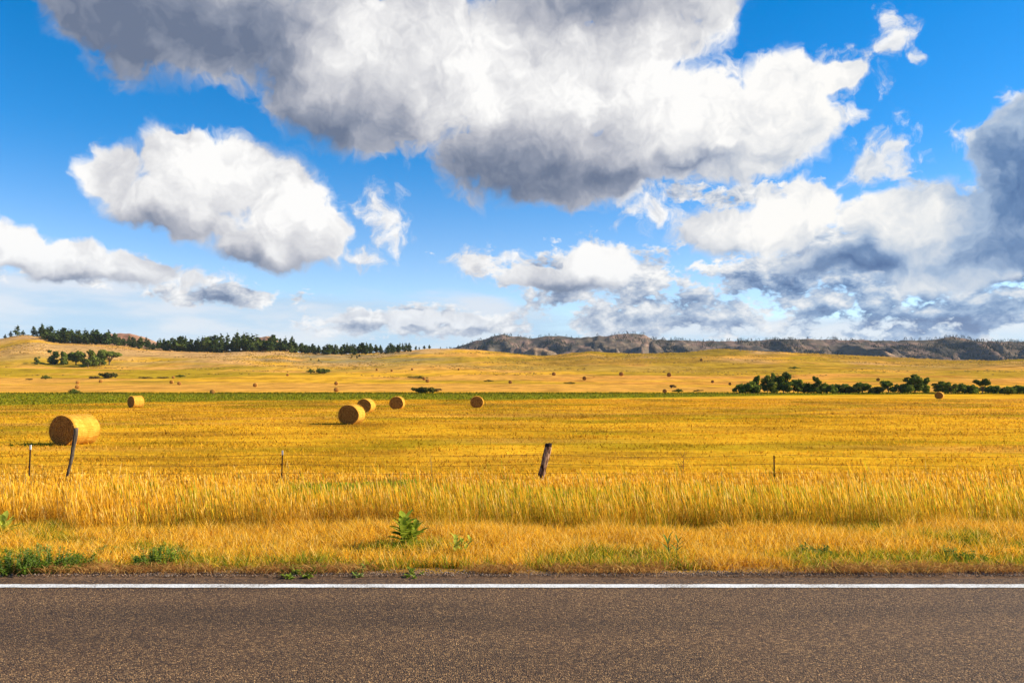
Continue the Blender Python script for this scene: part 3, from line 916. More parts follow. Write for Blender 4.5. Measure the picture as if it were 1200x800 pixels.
def pine_proto(seed, H, wid):
    r = np.random.default_rng(seed)
    V, Q, M = [], [], []
    tv, tq = trunk_mesh('t', [(0, 0, -.5), (0, 0, H * .5), (r.normal(0, .1), 0, H * .95)], [.22, .14, .03], 5)
    V.append(tv); Q.append(tq); M += [1] * len(tq); o = len(tv)
    n_l = int(H * 1.5)
    cs, rs = [], []
    for i in range(n_l):
        t = i / (n_l - 1)
        z = H * (.14 + .84 * t)
        rad = wid * (1 - t) ** .75 * (.75 + .5 * r.random()) * min(1, .45 + 2.2 * t) + .18
        for k in range(3 if t < .85 else 1):
            an = r.uniform(0, 6.28); q = rad * r.uniform(.2, .75)
            cs.append((math.cos(an) * q, math.sin(an) * q, z + r.normal(0, .3))); rs.append((rad * .62, rad * .62, .55))
    lv, lq = leaf_cloud(460, cs, rs, .50, seed + 50, shell=.2)
    V.append(lv); Q.append(lq + o); M += [0] * len(lq)
    return mesh_np('pine_tree', np.concatenate(V), quads=np.concatenate(Q), matidx=M)


PINES = [pine_proto(s, h_, w_) for s, h_, w_ in ((1, 13, 2.5), (2, 11, 2.7), (3, 14, 2.2), (4, 10, 2.4), (5, 12, 3.2), (6, 9, 2.6))]
for p in PINES:
    p.materials.append(m_pine); p.materials.append(m_bark)


def pine(u, D, hpx, label, group, idx=None):
    me = PINES[idx if idx is not None else random.randrange(len(PINES))]
    d = ray(u, 449)
    o = link('pine_tree', me)
    x = d.x * D
    o.location = (x, D, float(zground(x, D)) - .3)
    H = max(v.co.z for v in me.vertices) if me.name not in PH else PH[me.name]
    s = hpx * D / F / H
    kw = random.uniform(1.2, 1.95); o.scale = (s * kw, s * kw, s)
    o.rotation_euler = (R(random.uniform(-3, 3)), R(random.uniform(-3, 3)), random.uniform(0, 6.28))
    tag(o, label, 'pine tree', group)
    return o


PH = {m.name: max(v.co.z for v in m.vertices) for m in PINES}
G_R = 'pines along the left ridge'
# on the rocky knob
for u, hp in ((4, 6), (11, 8), (18, 14), (25, 7), (37, 12), (41, 7)):
    pine(u, 748 + random.uniform(-6, 4), hp, 'small dark pine on the sandy knob at the far left end of the ridge', G_R)
u = 48
while u < 132:
    for k in range(3):
        pine(u + random.uniform(-2, 2), random.uniform(705, 765), random.uniform(10, 19), 'dark green pine on the ridge behind the clump of leafy trees', G_R)
    u += random.uniform(4.0, 6.0)
u = 132
while u < 348:
    for k in range(3 if u < 200 else 4):
        hp = random.uniform(10, 21) * np.interp(u, [132, 160, 190, 205, 250, 290, 300, 345], [.75, .7, .75, .95, 1.05, 1.2, 1, .95])
        pine(u + random.uniform(-2.5, 2.5), random.uniform(700, 768), hp, 'dark green pine in the dense stand along the middle of the left ridge', G_R)
    u += random.uniform(5.0, 7.5)
u = 352
while u < 484:
    for k in range(3):
        pine(u + random.uniform(-2.5, 2.5), random.uniform(715, 768), random.uniform(8, 14) * np.interp(u, [352, 380, 440, 484], [.9, 1.05, 1, .7]),
             'short dark pine toward the right end of the left ridge', G_R)
    u += random.uniform(4.5, 7)
for u, hp in ((487, 5), (491, 4), (497, 4.5), (503, 5), (516, 3), (527, 3)):
    pine(u, 750, hp, 'tiny lone pine on the bare hump where the left ridge ends', G_R)
for u, v, hp in ((412, 419, 5), (418, 420, 5), (421, 418, 4), (364, 422, 3), (373, 423, 3)):
    p = hit(u, v); pine(u, p.y, hp, 'tiny bush-sized pine on the slope below the left ridge', 'small pines below the ridge')

# forest on the distant hills: thousands of trees that read as one mass
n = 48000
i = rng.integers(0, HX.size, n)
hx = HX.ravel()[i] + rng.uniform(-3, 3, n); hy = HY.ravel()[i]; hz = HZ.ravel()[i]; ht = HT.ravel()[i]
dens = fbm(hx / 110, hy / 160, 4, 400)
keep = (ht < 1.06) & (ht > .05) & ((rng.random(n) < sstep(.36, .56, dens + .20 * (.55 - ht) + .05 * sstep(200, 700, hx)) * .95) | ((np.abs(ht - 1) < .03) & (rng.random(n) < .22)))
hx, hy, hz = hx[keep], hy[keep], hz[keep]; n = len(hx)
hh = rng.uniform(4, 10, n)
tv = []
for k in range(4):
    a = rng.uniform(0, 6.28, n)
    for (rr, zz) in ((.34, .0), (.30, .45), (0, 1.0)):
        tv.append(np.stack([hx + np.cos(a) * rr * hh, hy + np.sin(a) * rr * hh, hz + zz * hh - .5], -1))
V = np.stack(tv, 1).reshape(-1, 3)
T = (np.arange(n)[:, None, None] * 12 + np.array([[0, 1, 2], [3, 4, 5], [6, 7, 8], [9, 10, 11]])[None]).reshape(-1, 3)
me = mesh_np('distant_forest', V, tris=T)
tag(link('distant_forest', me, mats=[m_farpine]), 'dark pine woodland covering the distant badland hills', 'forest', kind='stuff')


def tree_parts(name, seed, H, wid, shape, mat, nleaf=900, leaf=.28, trunk_h=.3):
    """crown + trunk with limbs; returns an Empty with two children"""
    r = np.random.default_rng(seed)
    root = empty(name)
    cs, rs, extra = [], [], []
    nb = {'round': 17, 'tall': 13, 'bush': 15, 'mushroom': 12}[shape]
    for i in range(nb):
        a = r.uniform(0, 6.28); q = r.random() ** .6
        if shape == 'bush':
            c = (math.cos(a) * wid * .46 * q, math.sin(a) * wid * .46 * q, H * (.26 + .50 * r.random() * (1 - .5 * q)))
            rad = (wid * .16 * r.uniform(.7, 1.3), wid * .16, H * .21 * r.uniform(.7, 1.4))
        elif shape == 'tall':
            t = i / (nb - 1)
            c = (math.cos(a) * wid * .26 * q, math.sin(a) * wid * .26 * q, H * (.14 + .74 * t))
            rad = (wid * .27 * (1.1 - .6 * t) * r.uniform(.6, 1.4), wid * .27 * (1.1 - .6 * t), H * .10)
        elif shape == 'mushroom':
            c = (math.cos(a) * wid * .36 * q, math.sin(a) * wid * .36 * q, H * (.60 + .24 * r.random()))
            rad = (wid * .20 * r.uniform(.7, 1.3), wid * .2, H * .12)
        else:
            c = (math.cos(a) * wid * .38 * q, math.sin(a) * wid * .38 * q, H * (.20 + .64 * r.random()))
            rad = (wid * .17 * r.uniform(.6, 1.4), wid * .17, H * .13 * r.uniform(.7, 1.3))
        cs.append(c); rs.append(rad)
        extra.append(([(0, 0, H * trunk_h * r.uniform(.3, 1)), (c[0] * .5, c[1] * .5, c[2] * .7), c], [.09 * H / 6, .06 * H / 6, .02]))
    lv, lq = leaf_cloud(nleaf, cs, rs, leaf, seed + 9, shell=.25)
    lv[:, 2] = np.maximum(lv[:, 2], -.05)
    link('crown', mesh_np('crown', lv, quads=lq), root, [mat])
    tv, tq = trunk_mesh('trunk', [(0, 0, -.4), (0, 0, H * trunk_h), (0, 0, H * .7)], [.16 * H / 6, .12 * H / 6, .03], 6, extra)
    link('trunk', mesh_np('trunk', tv, quads=tq, smooth=True), root, [m_bark])
    root['H'] = H; root['W'] = wid
    return root


PROTO = {}
for key, args in {
    'round': [(21, 6, 5.2, 'round', m_leaf), (22, 6, 5, 'round', m_leafdark), (23, 6, 5.6, 'round', m_leaf)],
    'tall': [(31, 7, 4.2, 'tall', m_leaf), (32, 7, 4.0, 'tall', m_leafdark)],
    'bush': [(41, 3, 5, 'bush', m_leaf), (42, 3, 5.5, 'bush', m_leafdark), (43, 3, 5, 'bush', m_bush)],
    'mushroom': [(51, 6, 6.2, 'mushroom', m_leafdark)],
    'scrub': [(61, 1.6, 3, 'bush', m_bush), (62, 1.6, 3, 'bush', m_drybush), (63, 1.8, 3, 'bush', m_leafdark)],
}.items():
    PROTO[key] = []
    for a in args:
        sc_ = key == 'scrub'
        PROTO[key].append([a, None, sc_])


def plant(name, kind, i, u, vt, vb, wpx, label, cat, group, D=None):
    slot = PROTO[kind][i]
    if slot[1] is None:
        a = slot[0]
        slot[1] = o = tree_parts(name, *a, nleaf=500 if slot[2] else (1500 if kind == 'bush' else 1700), leaf=.16 if slot[2] else .30)
    else:
        o = copy_tree(slot[1])
        o.name = name
    p = hit(u, vb) if D is None else Vector((ray(u, 449).x * D, D, 0))
    p.z = float(zground(p.x, p.y))
    o.location = p
    H, W = o['H'], o['W']
    s = p.y / F
    o.scale = (wpx * s / W, wpx * s / W, (vb - vt) * s / H)
    o.rotation_euler = (0, 0, random.uniform(0, 6.28))
    tag(o, label, cat, group)
    return o


# --- the leafy clump on the left slope
GL = 'leafy trees on the left slope'
for (kind, i, u, vt, vb, w_, lab) in [
    ('tall', 1, 43.5, 418.5, 427, 7, 'small lone dark tree standing left of the leafy clump on the left slope'),
    ('tall', 1, 62, 410.5, 427, 13, 'leftmost tree of the leafy clump, dark and slender'),
    ('tall', 0, 74, 412, 427.5, 11, 'second tree from the left in the leafy clump, narrow crown'),
    ('round', 0, 89, 411, 427, 18, 'lighter green round tree left of the middle of the leafy clump'),
    ('round', 1, 103, 409.5, 430, 17, 'tallest dark tree in the middle of the leafy clump'),
    ('round', 2, 117, 413, 428, 14, 'round green tree right of the middle in the leafy clump'),
    ('mushroom', 0, 128, 410, 427.5, 21, 'wide spreading tree at the right end of the leafy clump'),
    ('bush', 1, 116, 419, 429, 16, 'low dark bush under the trees near the right end of the leafy clump')]:
    plant('leafy_tree' if kind != 'bush' else 'leafy_bush', kind, i, u, vt - 1, vb, w_ * 1.3, lab, 'tree' if kind != 'bush' else 'bush', GL)

# --- scrub bushes in the meadows
GB = 'scrub bushes in the far meadows'
for (kind, i, u, vt, vb, w_, lab) in [
    ('scrub', 2, 53.5, 439, 444.5, 11, 'small dark round bush in the meadow below the leafy clump'),
    ('bush', 2, 127, 434, 443, 19, 'large olive bush in the meadow just right of the leafy clump'),
    ('scrub', 1, 109, 440, 443.5, 14, 'low brownish scrub touching the left side of the large olive bush'),
    ('scrub', 2, 85.5, 455, 461.5, 14, 'dark bush on the edge of the green strip under two stacked-looking bales'),
    ('scrub', 1, 170, 441, 443.3, 18, 'low brown brush, left end of a thin line in the left meadow'),
    ('scrub', 1, 192, 441, 443.2, 16, 'low brown brush in the middle of a thin line in the left meadow'),
    ('scrub', 2, 211, 438.5, 442, 11, 'small dark bush at the right end of the thin brush line'),
    ('scrub', 1, 35, 443, 445, 9, 'low brown scrub left of the small dark round bush'),
    ('scrub', 2, 364, 431.5, 437.5, 10, 'small dark bush beside the left flank of the mid-meadow bush'),
    ('bush', 1, 377, 430, 437.5, 19, 'dark bush standing alone in the middle of the left far meadow'),
    ('scrub', 0, 490, 440, 443.5, 24, 'low olive brush left of two small bales in mid meadow'),
    ('scrub', 0, 573, 444.5, 447, 12, 'flat olive scrub patch in the meadow near the centre'),
    ('bush', 2, 496, 450.5, 461, 26, 'wide olive bush growing in the green strip between the round bales'),
    ('scrub', 1, 509, 453.5, 459, 18, 'brownish brush on the right flank of the wide olive bush'),
    ('scrub', 1, 789, 449.5, 454.5, 8, 'brown round bush above the green strip left of the creek trees'),
    ('scrub', 2, 795, 455, 460, 13, 'low green bush below the brown round bush near the creek'),
    ('scrub', 0, 818, 456, 458.5, 12, 'flat olive brush between the brown round bush and the creek trees'),
    ('scrub', 0, 668, 447, 449.5, 14, 'flat olive scrub in the tan meadow right of the centre'),
    ('scrub', 2, 931, 429, 432.5, 14, 'dark low scrub on the slope high above the creek trees')]:
    plant('scrub_bush', kind, i, u, vt, vb, w_, lab, 'bush', GB)

# --- trees and thicket along the creek on the right
GC = 'trees and bushes along the creek'
CREEK = [
    ('bush', 1, 866, 451, 460, 14, 'bush at the very left end of the creek thicket'),
    ('bush', 0, 878, 447, 460, 20, 'rounded bush second from the left end of the creek thicket'),
    ('tall', 0, 887, 439, 460, 13, 'slender pointed tree near the left end of the creek thicket'),
    ('round', 1, 899, 438, 460, 15, 'dark tree right of the slender pointed tree by the creek'),
    ('tall', 0, 906, 435, 459, 13, 'tall lighter tree left of the darkest big tree by the creek'),
    ('round', 1, 918, 434.5, 460, 20, 'darkest big tree in the left half of the creek thicket'),
    ('round', 2, 930, 442, 460, 17, 'green tree leaning on the right of the darkest big tree by the creek'),
    ('bush', 1, 943, 447, 460, 20, 'low bush left of the lone knob-topped tree by the creek'),
    ('tall', 1, 957, 439.5, 460, 12, 'lone knob-topped tree rising above low bushes left of centre by the creek'),
    ('bush', 0, 968, 448, 459, 16, 'pale green bush right of the lone knob-topped tree by the creek'),
    ('bush', 1, 982, 448, 459.5, 22, 'wide low bush midway along the creek thicket'),
    ('bush', 2, 996, 450, 459, 16, 'olive low bush midway along the creek thicket'),
    ('round', 0, 1010, 447, 460, 20, 'squat round tree midway along the creek thicket'),
    ('bush', 2, 1026, 450, 459, 16, 'olive low bush right of the squat round creek tree'),
    ('round', 2, 1041, 443.5, 459.5, 15, 'round tree left of the tall forked tree by the creek'),
    ('bush', 1, 1055, 448, 459.5, 20, 'dark bush at the left foot of the tall forked tree by the creek'),
    ('round', 1, 1072, 436.5, 459.5, 20, 'tall forked tree with a spreading top in the right half of the creek row'),
    ('tall', 0, 1085, 441, 459.5, 12, 'narrow tree right beside the tall forked tree by the creek'),
    ('round', 1, 1104, 444.5, 459, 18, 'dark tree directly behind the small far bale at the right'),
    ('round', 1, 1114, 445, 459, 14, 'dark tree just right of the small far bale, twin of its neighbour'),
    ('bush', 0, 1128, 449, 459, 20, 'green bush between the twin dark trees and the mushroom-shaped tree'),
    ('mushroom', 0, 1151, 441.5, 459.5, 17, 'mushroom-shaped tree standing clear near the right edge of the frame'),
    ('bush', 1, 1140, 451, 459, 14, 'low dark bush at the left foot of the mushroom-shaped tree'),
    ('bush', 1, 1163, 450, 459, 18, 'hedge-like bush right of the mushroom-shaped tree'),
    ('bush', 1, 1177, 453, 462, 14, 'dark round bush in front of the creek row near the right edge'),
    ('bush', 0, 1190, 451, 459, 20, 'hedge-like bush behind and right of the dark round bush at the right'),
    ('bush', 1, 1206, 451, 459, 20, 'bush cut by the right edge of the frame')]
for (kind, i, u, vt, vb, w_, lab) in CREEK:
    isb = kind == 'bush'
    plant('creek_bush' if isb else 'creek_tree', kind, i, u, vt - (2.5 if isb else .5), vb + .5, w_ * (1.4 if isb else 1.2), lab, 'bush' if isb else 'tree', GC, D=random.uniform(222, 240) if u != 1177 else 205)

# ------------------------------------------------------------------ hay bales
m_wrap, g, b = material('straw_bale_side')
tcn = g.node('ShaderNodeTexCoord'); oc = tcn.outputs['Object']
st = g.noise(g.vmath('MULTIPLY', oc, (14, 2.5, 14)), 1.0, 8, .7)
band = g.noise(g.vmath('MULTIPLY', oc, (.8, 5, .8)), 1.0, 4, .6)
kk = g.math('ADD', g.math('MULTIPLY', st, .7), g.math('MULTIPLY', band, .45))
g.put(b.inputs['Base Color'], g.ramp(kk, [(.36, (.26, .105, .012)), (.50, (.50, .225, .020)), (.62, (.60, .30, .032)), (.76, (.72, .42, .08))]))
g.put(b.inputs['Normal'], g.bump(kk, 1.0, .09))
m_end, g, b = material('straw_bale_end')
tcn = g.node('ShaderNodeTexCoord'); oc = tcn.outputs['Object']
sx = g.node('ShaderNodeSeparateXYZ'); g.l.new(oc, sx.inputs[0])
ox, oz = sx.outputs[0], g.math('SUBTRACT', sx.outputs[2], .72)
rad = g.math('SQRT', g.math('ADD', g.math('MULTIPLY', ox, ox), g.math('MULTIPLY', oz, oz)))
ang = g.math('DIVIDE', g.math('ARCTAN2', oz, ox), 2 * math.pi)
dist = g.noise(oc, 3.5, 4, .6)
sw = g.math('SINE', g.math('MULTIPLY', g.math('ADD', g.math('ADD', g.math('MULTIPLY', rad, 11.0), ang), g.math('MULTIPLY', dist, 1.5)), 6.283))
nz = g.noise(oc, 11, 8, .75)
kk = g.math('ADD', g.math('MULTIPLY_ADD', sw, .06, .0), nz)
g.put(b.inputs['Base Color'], g.ramp(kk, [(.30, (.07, .025, .005)), (.46, (.23, .092, .014)), (.60, (.40, .18, .030)), (.78, (.70, .42, .12))]))  # weathered hay, browner than the side; the ends' shade is put into this colour
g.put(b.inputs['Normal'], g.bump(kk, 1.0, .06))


def bale_rings(W, H, Lb, seed, nseg=56):
    """cross sections of a sagged round bale along its axis (y), base at z = 0"""
    r = random.Random(seed)
    ph = [r.uniform(0, 6.28) for _ in range(8)]

    def sect(yy, k):
        pts = []
        for i in range(nseg):
            a = 2 * math.pi * i / nseg
            c, s = math.cos(a), math.sin(a)
            rx, rz = W / 2 * k, H / 2 * k
            x = rx * (1 + .035 * -s) * c
            z = rz * s
            lump = 1 + .012 * math.sin(3 * a + ph[0]) + .010 * math.sin(5 * a + ph[1] + yy * 2) + .012 * mnoise.noise(Vector((c * 3, s * 3, yy * 4 + seed)))
            x *= lump; z *= lump
            z = max(z, -H / 2 * .93)
            pts.append((x, yy, z + H / 2 * .93))
        return pts
    return sect


def bale(u, vb, W, H, Lb, rz, label, seed, full=True, group='round hay bales lying in the meadows'):
    p = hit(u, vb)
    sect = bale_rings(W, H, Lb, seed)
    root = empty('hay_bale', p, rz)
    prof = [(-Lb / 2, .955), (-Lb / 2 + .02, .975), (-Lb / 2 + .06, .993)] + [(-Lb / 2 + Lb * t, 1 + .004 * math.sin(t * 37 + seed)) for t in (.1, .2, .3, .4, .5, .6, .7, .8, .9)] + \
           [(Lb / 2 - .06, .993), (Lb / 2 - .02, .975), (Lb / 2, .955)]
    V, Q = [], []
    for yy, k in prof: V += sect(yy, k)
    n = 56
    for j in range(len(prof) - 1):
        for i in range(n):
            i2 = (i + 1) % n
            Q.append([j * n + i, j * n + i2, (j + 1) * n + i2, (j + 1) * n + i])
    me = mesh_np('straw_side', np.array(V), quads=np.array(Q), smooth=True)
    link('straw_side', me, root, [m_wrap])
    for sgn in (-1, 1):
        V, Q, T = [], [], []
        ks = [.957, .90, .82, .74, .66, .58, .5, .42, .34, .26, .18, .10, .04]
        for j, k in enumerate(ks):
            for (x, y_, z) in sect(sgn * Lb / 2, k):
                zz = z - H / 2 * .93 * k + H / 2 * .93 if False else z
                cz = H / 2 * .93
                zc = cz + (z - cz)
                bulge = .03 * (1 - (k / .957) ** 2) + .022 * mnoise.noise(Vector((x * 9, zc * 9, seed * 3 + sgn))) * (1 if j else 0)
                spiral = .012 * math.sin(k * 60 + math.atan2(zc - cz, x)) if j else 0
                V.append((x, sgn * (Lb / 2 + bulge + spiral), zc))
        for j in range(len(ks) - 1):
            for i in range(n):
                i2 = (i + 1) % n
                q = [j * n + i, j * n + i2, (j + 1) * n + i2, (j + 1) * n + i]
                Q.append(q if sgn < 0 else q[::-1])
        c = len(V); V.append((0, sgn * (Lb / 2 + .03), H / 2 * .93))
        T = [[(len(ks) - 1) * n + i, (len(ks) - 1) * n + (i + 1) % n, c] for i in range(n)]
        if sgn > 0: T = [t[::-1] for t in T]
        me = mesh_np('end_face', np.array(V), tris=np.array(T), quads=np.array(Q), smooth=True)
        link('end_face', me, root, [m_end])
    # loose straw poking out all over
    r = np.random.default_rng(seed); m = 1800
    a = r.uniform(0, 6.28, m); yy = r.uniform(-Lb / 2, Lb / 2, m)
    near = r.random(m) < .45
    yy = np.where(near, np.sign(yy) * Lb / 2 * .99, yy)
    cx, cz = np.cos(a) * W / 2 * .985, np.maximum(np.sin(a) * H / 2 * .985, -H / 2 * .92) + H / 2 * .93
    d = np.stack([np.cos(a), np.where(near, np.sign(yy) * r.uniform(0, 1.2, m), r.normal(0, .8, m)), np.sin(a)], -1) + r.normal(0, .7, (m, 3))
    d /= np.linalg.norm(d, axis=1)[:, None]
    P_ = np.stack([cx, yy, cz], -1); ln = r.uniform(.04, .17, (m, 1)); sd2 = np.cross(d, r.normal(size=(m, 3))); sd2 /= np.linalg.norm(sd2, axis=1)[:, None]
    V = np.stack([P_ - sd2 * .006, P_ + sd2 * .006, P_ + d * ln], 1).reshape(-1, 3)
    C = np.repeat(pick(m, STRAW, [3, 3, 2, 2, 3]), 3, 0)
    link('loose_straw', mesh_np('loose_straw', V, tris=np.arange(m * 3).reshape(-1, 3), color=C), root, [m_grass])
    tag(root, label, 'hay bale', group)
    return root


bale(87, 520.5, 1.74, 1.46, 1.38, R(-22), 'largest nearest round hay bale, behind the leaning dark fence post at the left', 1)
bale(159, 477.6, 1.55, 1.48, 1.25, R(-34), 'round hay bale showing its lit side, just before the green strip at the left', 2)
bale(412, 496.5, 1.60, 1.42, 1.20, R(-12), 'larger front bale of the overlapping pair left of centre', 3)
bale(429, 483.2, 1.55, 1.42, 1.20, R(-12), 'rear bale half hidden behind another in the overlapping pair left of centre', 4)
bale(465.5, 479.3, 1.60, 1.48, 1.15, R(-3), 'round hay bale standing alone just right of the overlapping pair', 5)
bale(559, 477.5, 1.55, 1.40, 1.15, R(0), 'round hay bale near the centre, rightmost of the middle group', 6)
bale(1101, 467, 1.50, 1.36, 1.2, R(-10) - math.atan2(501, 933), 'small far bale in front of the creek trees at the right', 7)

# far bales: a few pixels each, one mesh
fb = bmesh.new()
sect = bale_rings(1.6, 1.5, 1.25, 9)
rings = []
for yy, k in ((-.64, .0), (-.64, .95), (-.58, 1), (.58, 1), (.64, .95), (.64, 0)):
    if k == 0: rings.append([fb.verts.new((0, yy, .7))])
    else: rings.append([fb.verts.new(p_) for p_ in sect(yy, k)][::2] if False else [fb.verts.new(p_) for p_ in sect(yy, k)[::2]])
for j in range(len(rings) - 1):
    A_, B_ = rings[j], rings[j + 1]; n = 28
    for i in range(n):
        i2 = (i + 1) % n
        if len(A_) == 1: f = fb.faces.new([A_[0], B_[i2], B_[i]]); f.material_index = 1
        elif len(B_) == 1: f = fb.faces.new([A_[i], A_[i2], B_[0]]); f.material_index = 1
        else: f = fb.faces.new([A_[i], A_[i2], B_[i2], B_[i]])
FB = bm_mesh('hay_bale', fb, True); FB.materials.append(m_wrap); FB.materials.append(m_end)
for u, vc, s, lab in [
    (91, 448, 3.6, 'tiny bale, upper of two bales above the dark bush by the green strip'),
    (90.5, 453, 4.4, 'tiny bale, lower of two bales above the dark bush by the green strip'),
    (118, 446.5, 3.6, 'tiny bale just below the large olive bush at the left'),
    (203, 442, 3, 'tiny dark bale at the end of the thin brush line'),
    (201, 447.5, 4, 'tiny bale below the thin brush line, left one of two'),
    (210, 449, 4, 'tiny bale below the thin brush line, right one of two'),
    (249, 459, 5.5, 'small dark bale on the edge of the green strip right of the lit bale'),
    (299, 451, 4.5, 'tiny bale alone in the tan meadow above the green strip, left of the bale column'),
    (337, 439, 3, 'tiny bale in the meadow left of the lone dark bush'),
    (394, 449, 4.2, 'tiny bale, upper of two lined up above the overlapping pair'),
    (394, 456.5, 5, 'small bale, lower of two lined up above the overlapping pair'),
    (441.5, 433, 2.6, 'speck of a bale, leftmost of three high in the centre meadow'),
    (459, 434, 2.6, 'speck of a bale, middle of three high in the centre meadow'),
    (483, 432.5, 2.4, 'speck of a bale, rightmost of three high in the centre meadow'),
    (497, 443.5, 3.6, 'tiny bale, upper left of two above the wide olive bush'),
    (501, 446, 4, 'tiny bale, lower right of two above the wide olive bush'),
    (537.5, 432.5, 2.3, 'speck of a bale alone high in the meadow left of centre'),
    (598, 447.5, 3.8, 'tiny bale in the tan meadow at the very centre'),
    (649, 438, 4, 'tiny bale on the dark field line right of centre, left one'),
    (685, 443, 4.5, 'tiny bale in the reddish meadow below the field line'),
    (728, 438, 4.6, 'tiny bale on the dark field line above the reddish meadow'),
    (784, 439, 4.6, 'tiny bale on the dark field line left of the creek trees'),
    (822, 421.5, 3, 'speck of a bale high on the slope under the distant wooded hills'),
    (835, 447, 3.2, 'tiny dark bale left of the creek thicket, farther one'),
    (855.5, 449.5, 3.2, 'tiny dark bale close to the left end of the creek thicket'),
    (779, 458, 4.5, 'small dark bale on the green strip below the brown round bush'),
    (1029, 444.5, 3.6, 'tiny dark bale behind the middle of the creek thicket')]:
    o = link('hay_bale', FB)
    p = hit(u, vc + s / 2)
    k = s * p.y / F / 1.42
    o.location = p; o.scale = (k, k, k); o.rotation_euler = (0, 0, R(random.uniform(-4, 12)) - math.atan2(p.x, p.y))
    tag(o, lab, 'hay bale', 'round hay bales lying in the meadows')

# ------------------------------------------------------------------ wire fence
FD = 22.0
m_wood, g, b = material('weathered_post_wood')
pos = g.node('ShaderNodeTexCoord').outputs['Object']
gr = g.noise(g.vmath('MULTIPLY', pos, (22, 22, 2.2)), 1.0, 7, .65)
bl = g.noise(g.vmath('MULTIPLY', pos, (9, 9, 5)), 1.0, 3, .6)
kk = g.math('ADD', g.math('MULTIPLY', gr, .55), g.math('MULTIPLY', bl, .55))
g.put(b.inputs['Base Color'], g.ramp(kk, [(.42, (.022, .010, .006)), (.51, (.11, .050, .026)), (.57, (.32, .175, .095)), (.70, (.50, .32, .19))]))
wz = g.node('ShaderNodeSeparateXYZ'); g.l.new(pos, wz.inputs[0])
rot = g.smooth(g.math('ADD', wz.outputs[2], g.math('MULTIPLY', bl, .06)), 1.14, 1.18)       # rotten dark top
g.put(b.inputs['Base Color'], g.mix(rot, b.inputs['Base Color'].links[0].from_socket, (.020, .010, .007)))
g.put(b.inputs['Normal'], g.bump(kk, 1.0, .03))
m_darkwood, g, b = material('dark_post_wood')
pos = g.node('ShaderNodeTexCoord').outputs['Object']
gr = g.noise(g.vmath('MULTIPLY', pos, (26, 26, 2)), 1.0, 7, .65)
g.put(b.inputs['Base Color'], g.ramp(gr, [(.35, (.03, .022, .016)), (.6, (.11, .085, .06)), (.75, (.27, .22, .16))]))
g.put(b.inputs['Normal'], g.bump(gr, 1.0, .03))
m_steel, g, b = material('rusty_steel_post')
g.put(b.inputs['Base Color'], g.ramp(g.noise(position(g), 30, 4, .6), [(.35, (.035, .018, .014)), (.7, (.085, .040, .026))]))
b.inputs['Roughness'].default_value = .7
m_white, g, b = material('white_post_paint')
g.put(b.inputs['Base Color'], g.ramp(g.noise(position(g), 40, 4, .6), [(.3, (.55, .53, .48)), (.6, (.8, .79, .75))]))
m_wire, g, b = material('barbed_wire_steel')
g.put(b.inputs['Base Color'], g.ramp(g.noise(position(g), 3, 3, .6), [(.3, (.06, .035, .02)), (.7, (.14, .085, .05))]))
b.inputs['Metallic'].default_value = .3; b.inputs['Roughness'].default_value = .6

fence = empty('wire_fence', (0, FD, -1.22))
tag(fence, 'barbed wire fence on leaning wooden and thin steel posts between tall grass and mown field', 'fence')
base = fence.location


def rough_post(u0, v0, u1, v1, r0, r1, seed, mat, curve=0.0, depth=FD):
    """leaning wooden post from a point in the grass up to its top"""
    a = at_depth(u0, v0, depth); t = at_depth(u1, v1, depth)
    d = t - a; a = a - d * ((a.z + 1.45) / d.z)            # carry it down into the soil
    r = random.Random(seed); V, Q, T = [], [], []
    NS, N = 22, 14
    for j in range(NS + 1):
        k = j / NS
        c = a.lerp(t, k) + Vector((curve * math.sin(math.pi * k), 0, 0)) + Vector((.012 * mnoise.noise(Vector((k * 5, seed, 0))), 0, 0))
        rad = r0 + (r1 - r0) * k
        for i in range(N):
            an = 2 * math.pi * i / N
            q = rad * (1 + .22 * mnoise.noise(Vector((math.cos(an) * 1.4, math.sin(an) * 1.4, k * 5 + seed))) + .10 * mnoise.noise(Vector((math.cos(an) * 5, math.sin(an) * 5, k * 14))))
            zj = (.05 * mnoise.noise(Vector((math.cos(an) * 2, math.sin(an) * 2, seed + 7))) if j == NS else 0)
            V.append(tuple(c + Vector((math.cos(an) * q, math.sin(an) * q, zj)) - base))
    for j in range(NS):
        for i in range(N):
            i2 = (i + 1) % N
            Q.append([j * N + i, j * N + i2, (j + 1) * N + i2, (j + 1) * N + i])
    c = len(V); V.append(tuple(t - base - Vector((0, 0, .02))))
    T = [[NS * N + i, NS * N + (i + 1) % N, c] for i in range(N)]
    return mesh_np('wooden_post', np.array(V), tris=np.array(T), quads=np.array(Q), smooth=True)


o = link('wooden_post', rough_post(630.5, 570, 643, 519.5, .095, .098, 5, m_wood, .015), fence, [m_wood])
tag(o, 'thick leaning wooden post with a dark split top near the centre')
# dark band of rotten wood round its top
o = link('wooden_post', rough_post(77.5, 556, 89.5, 501.5, .030, .058, 8, m_darkwood, .045), fence, [m_darkwood])
tag(o, 'crooked dark wooden post leaning right in front of the largest bale')


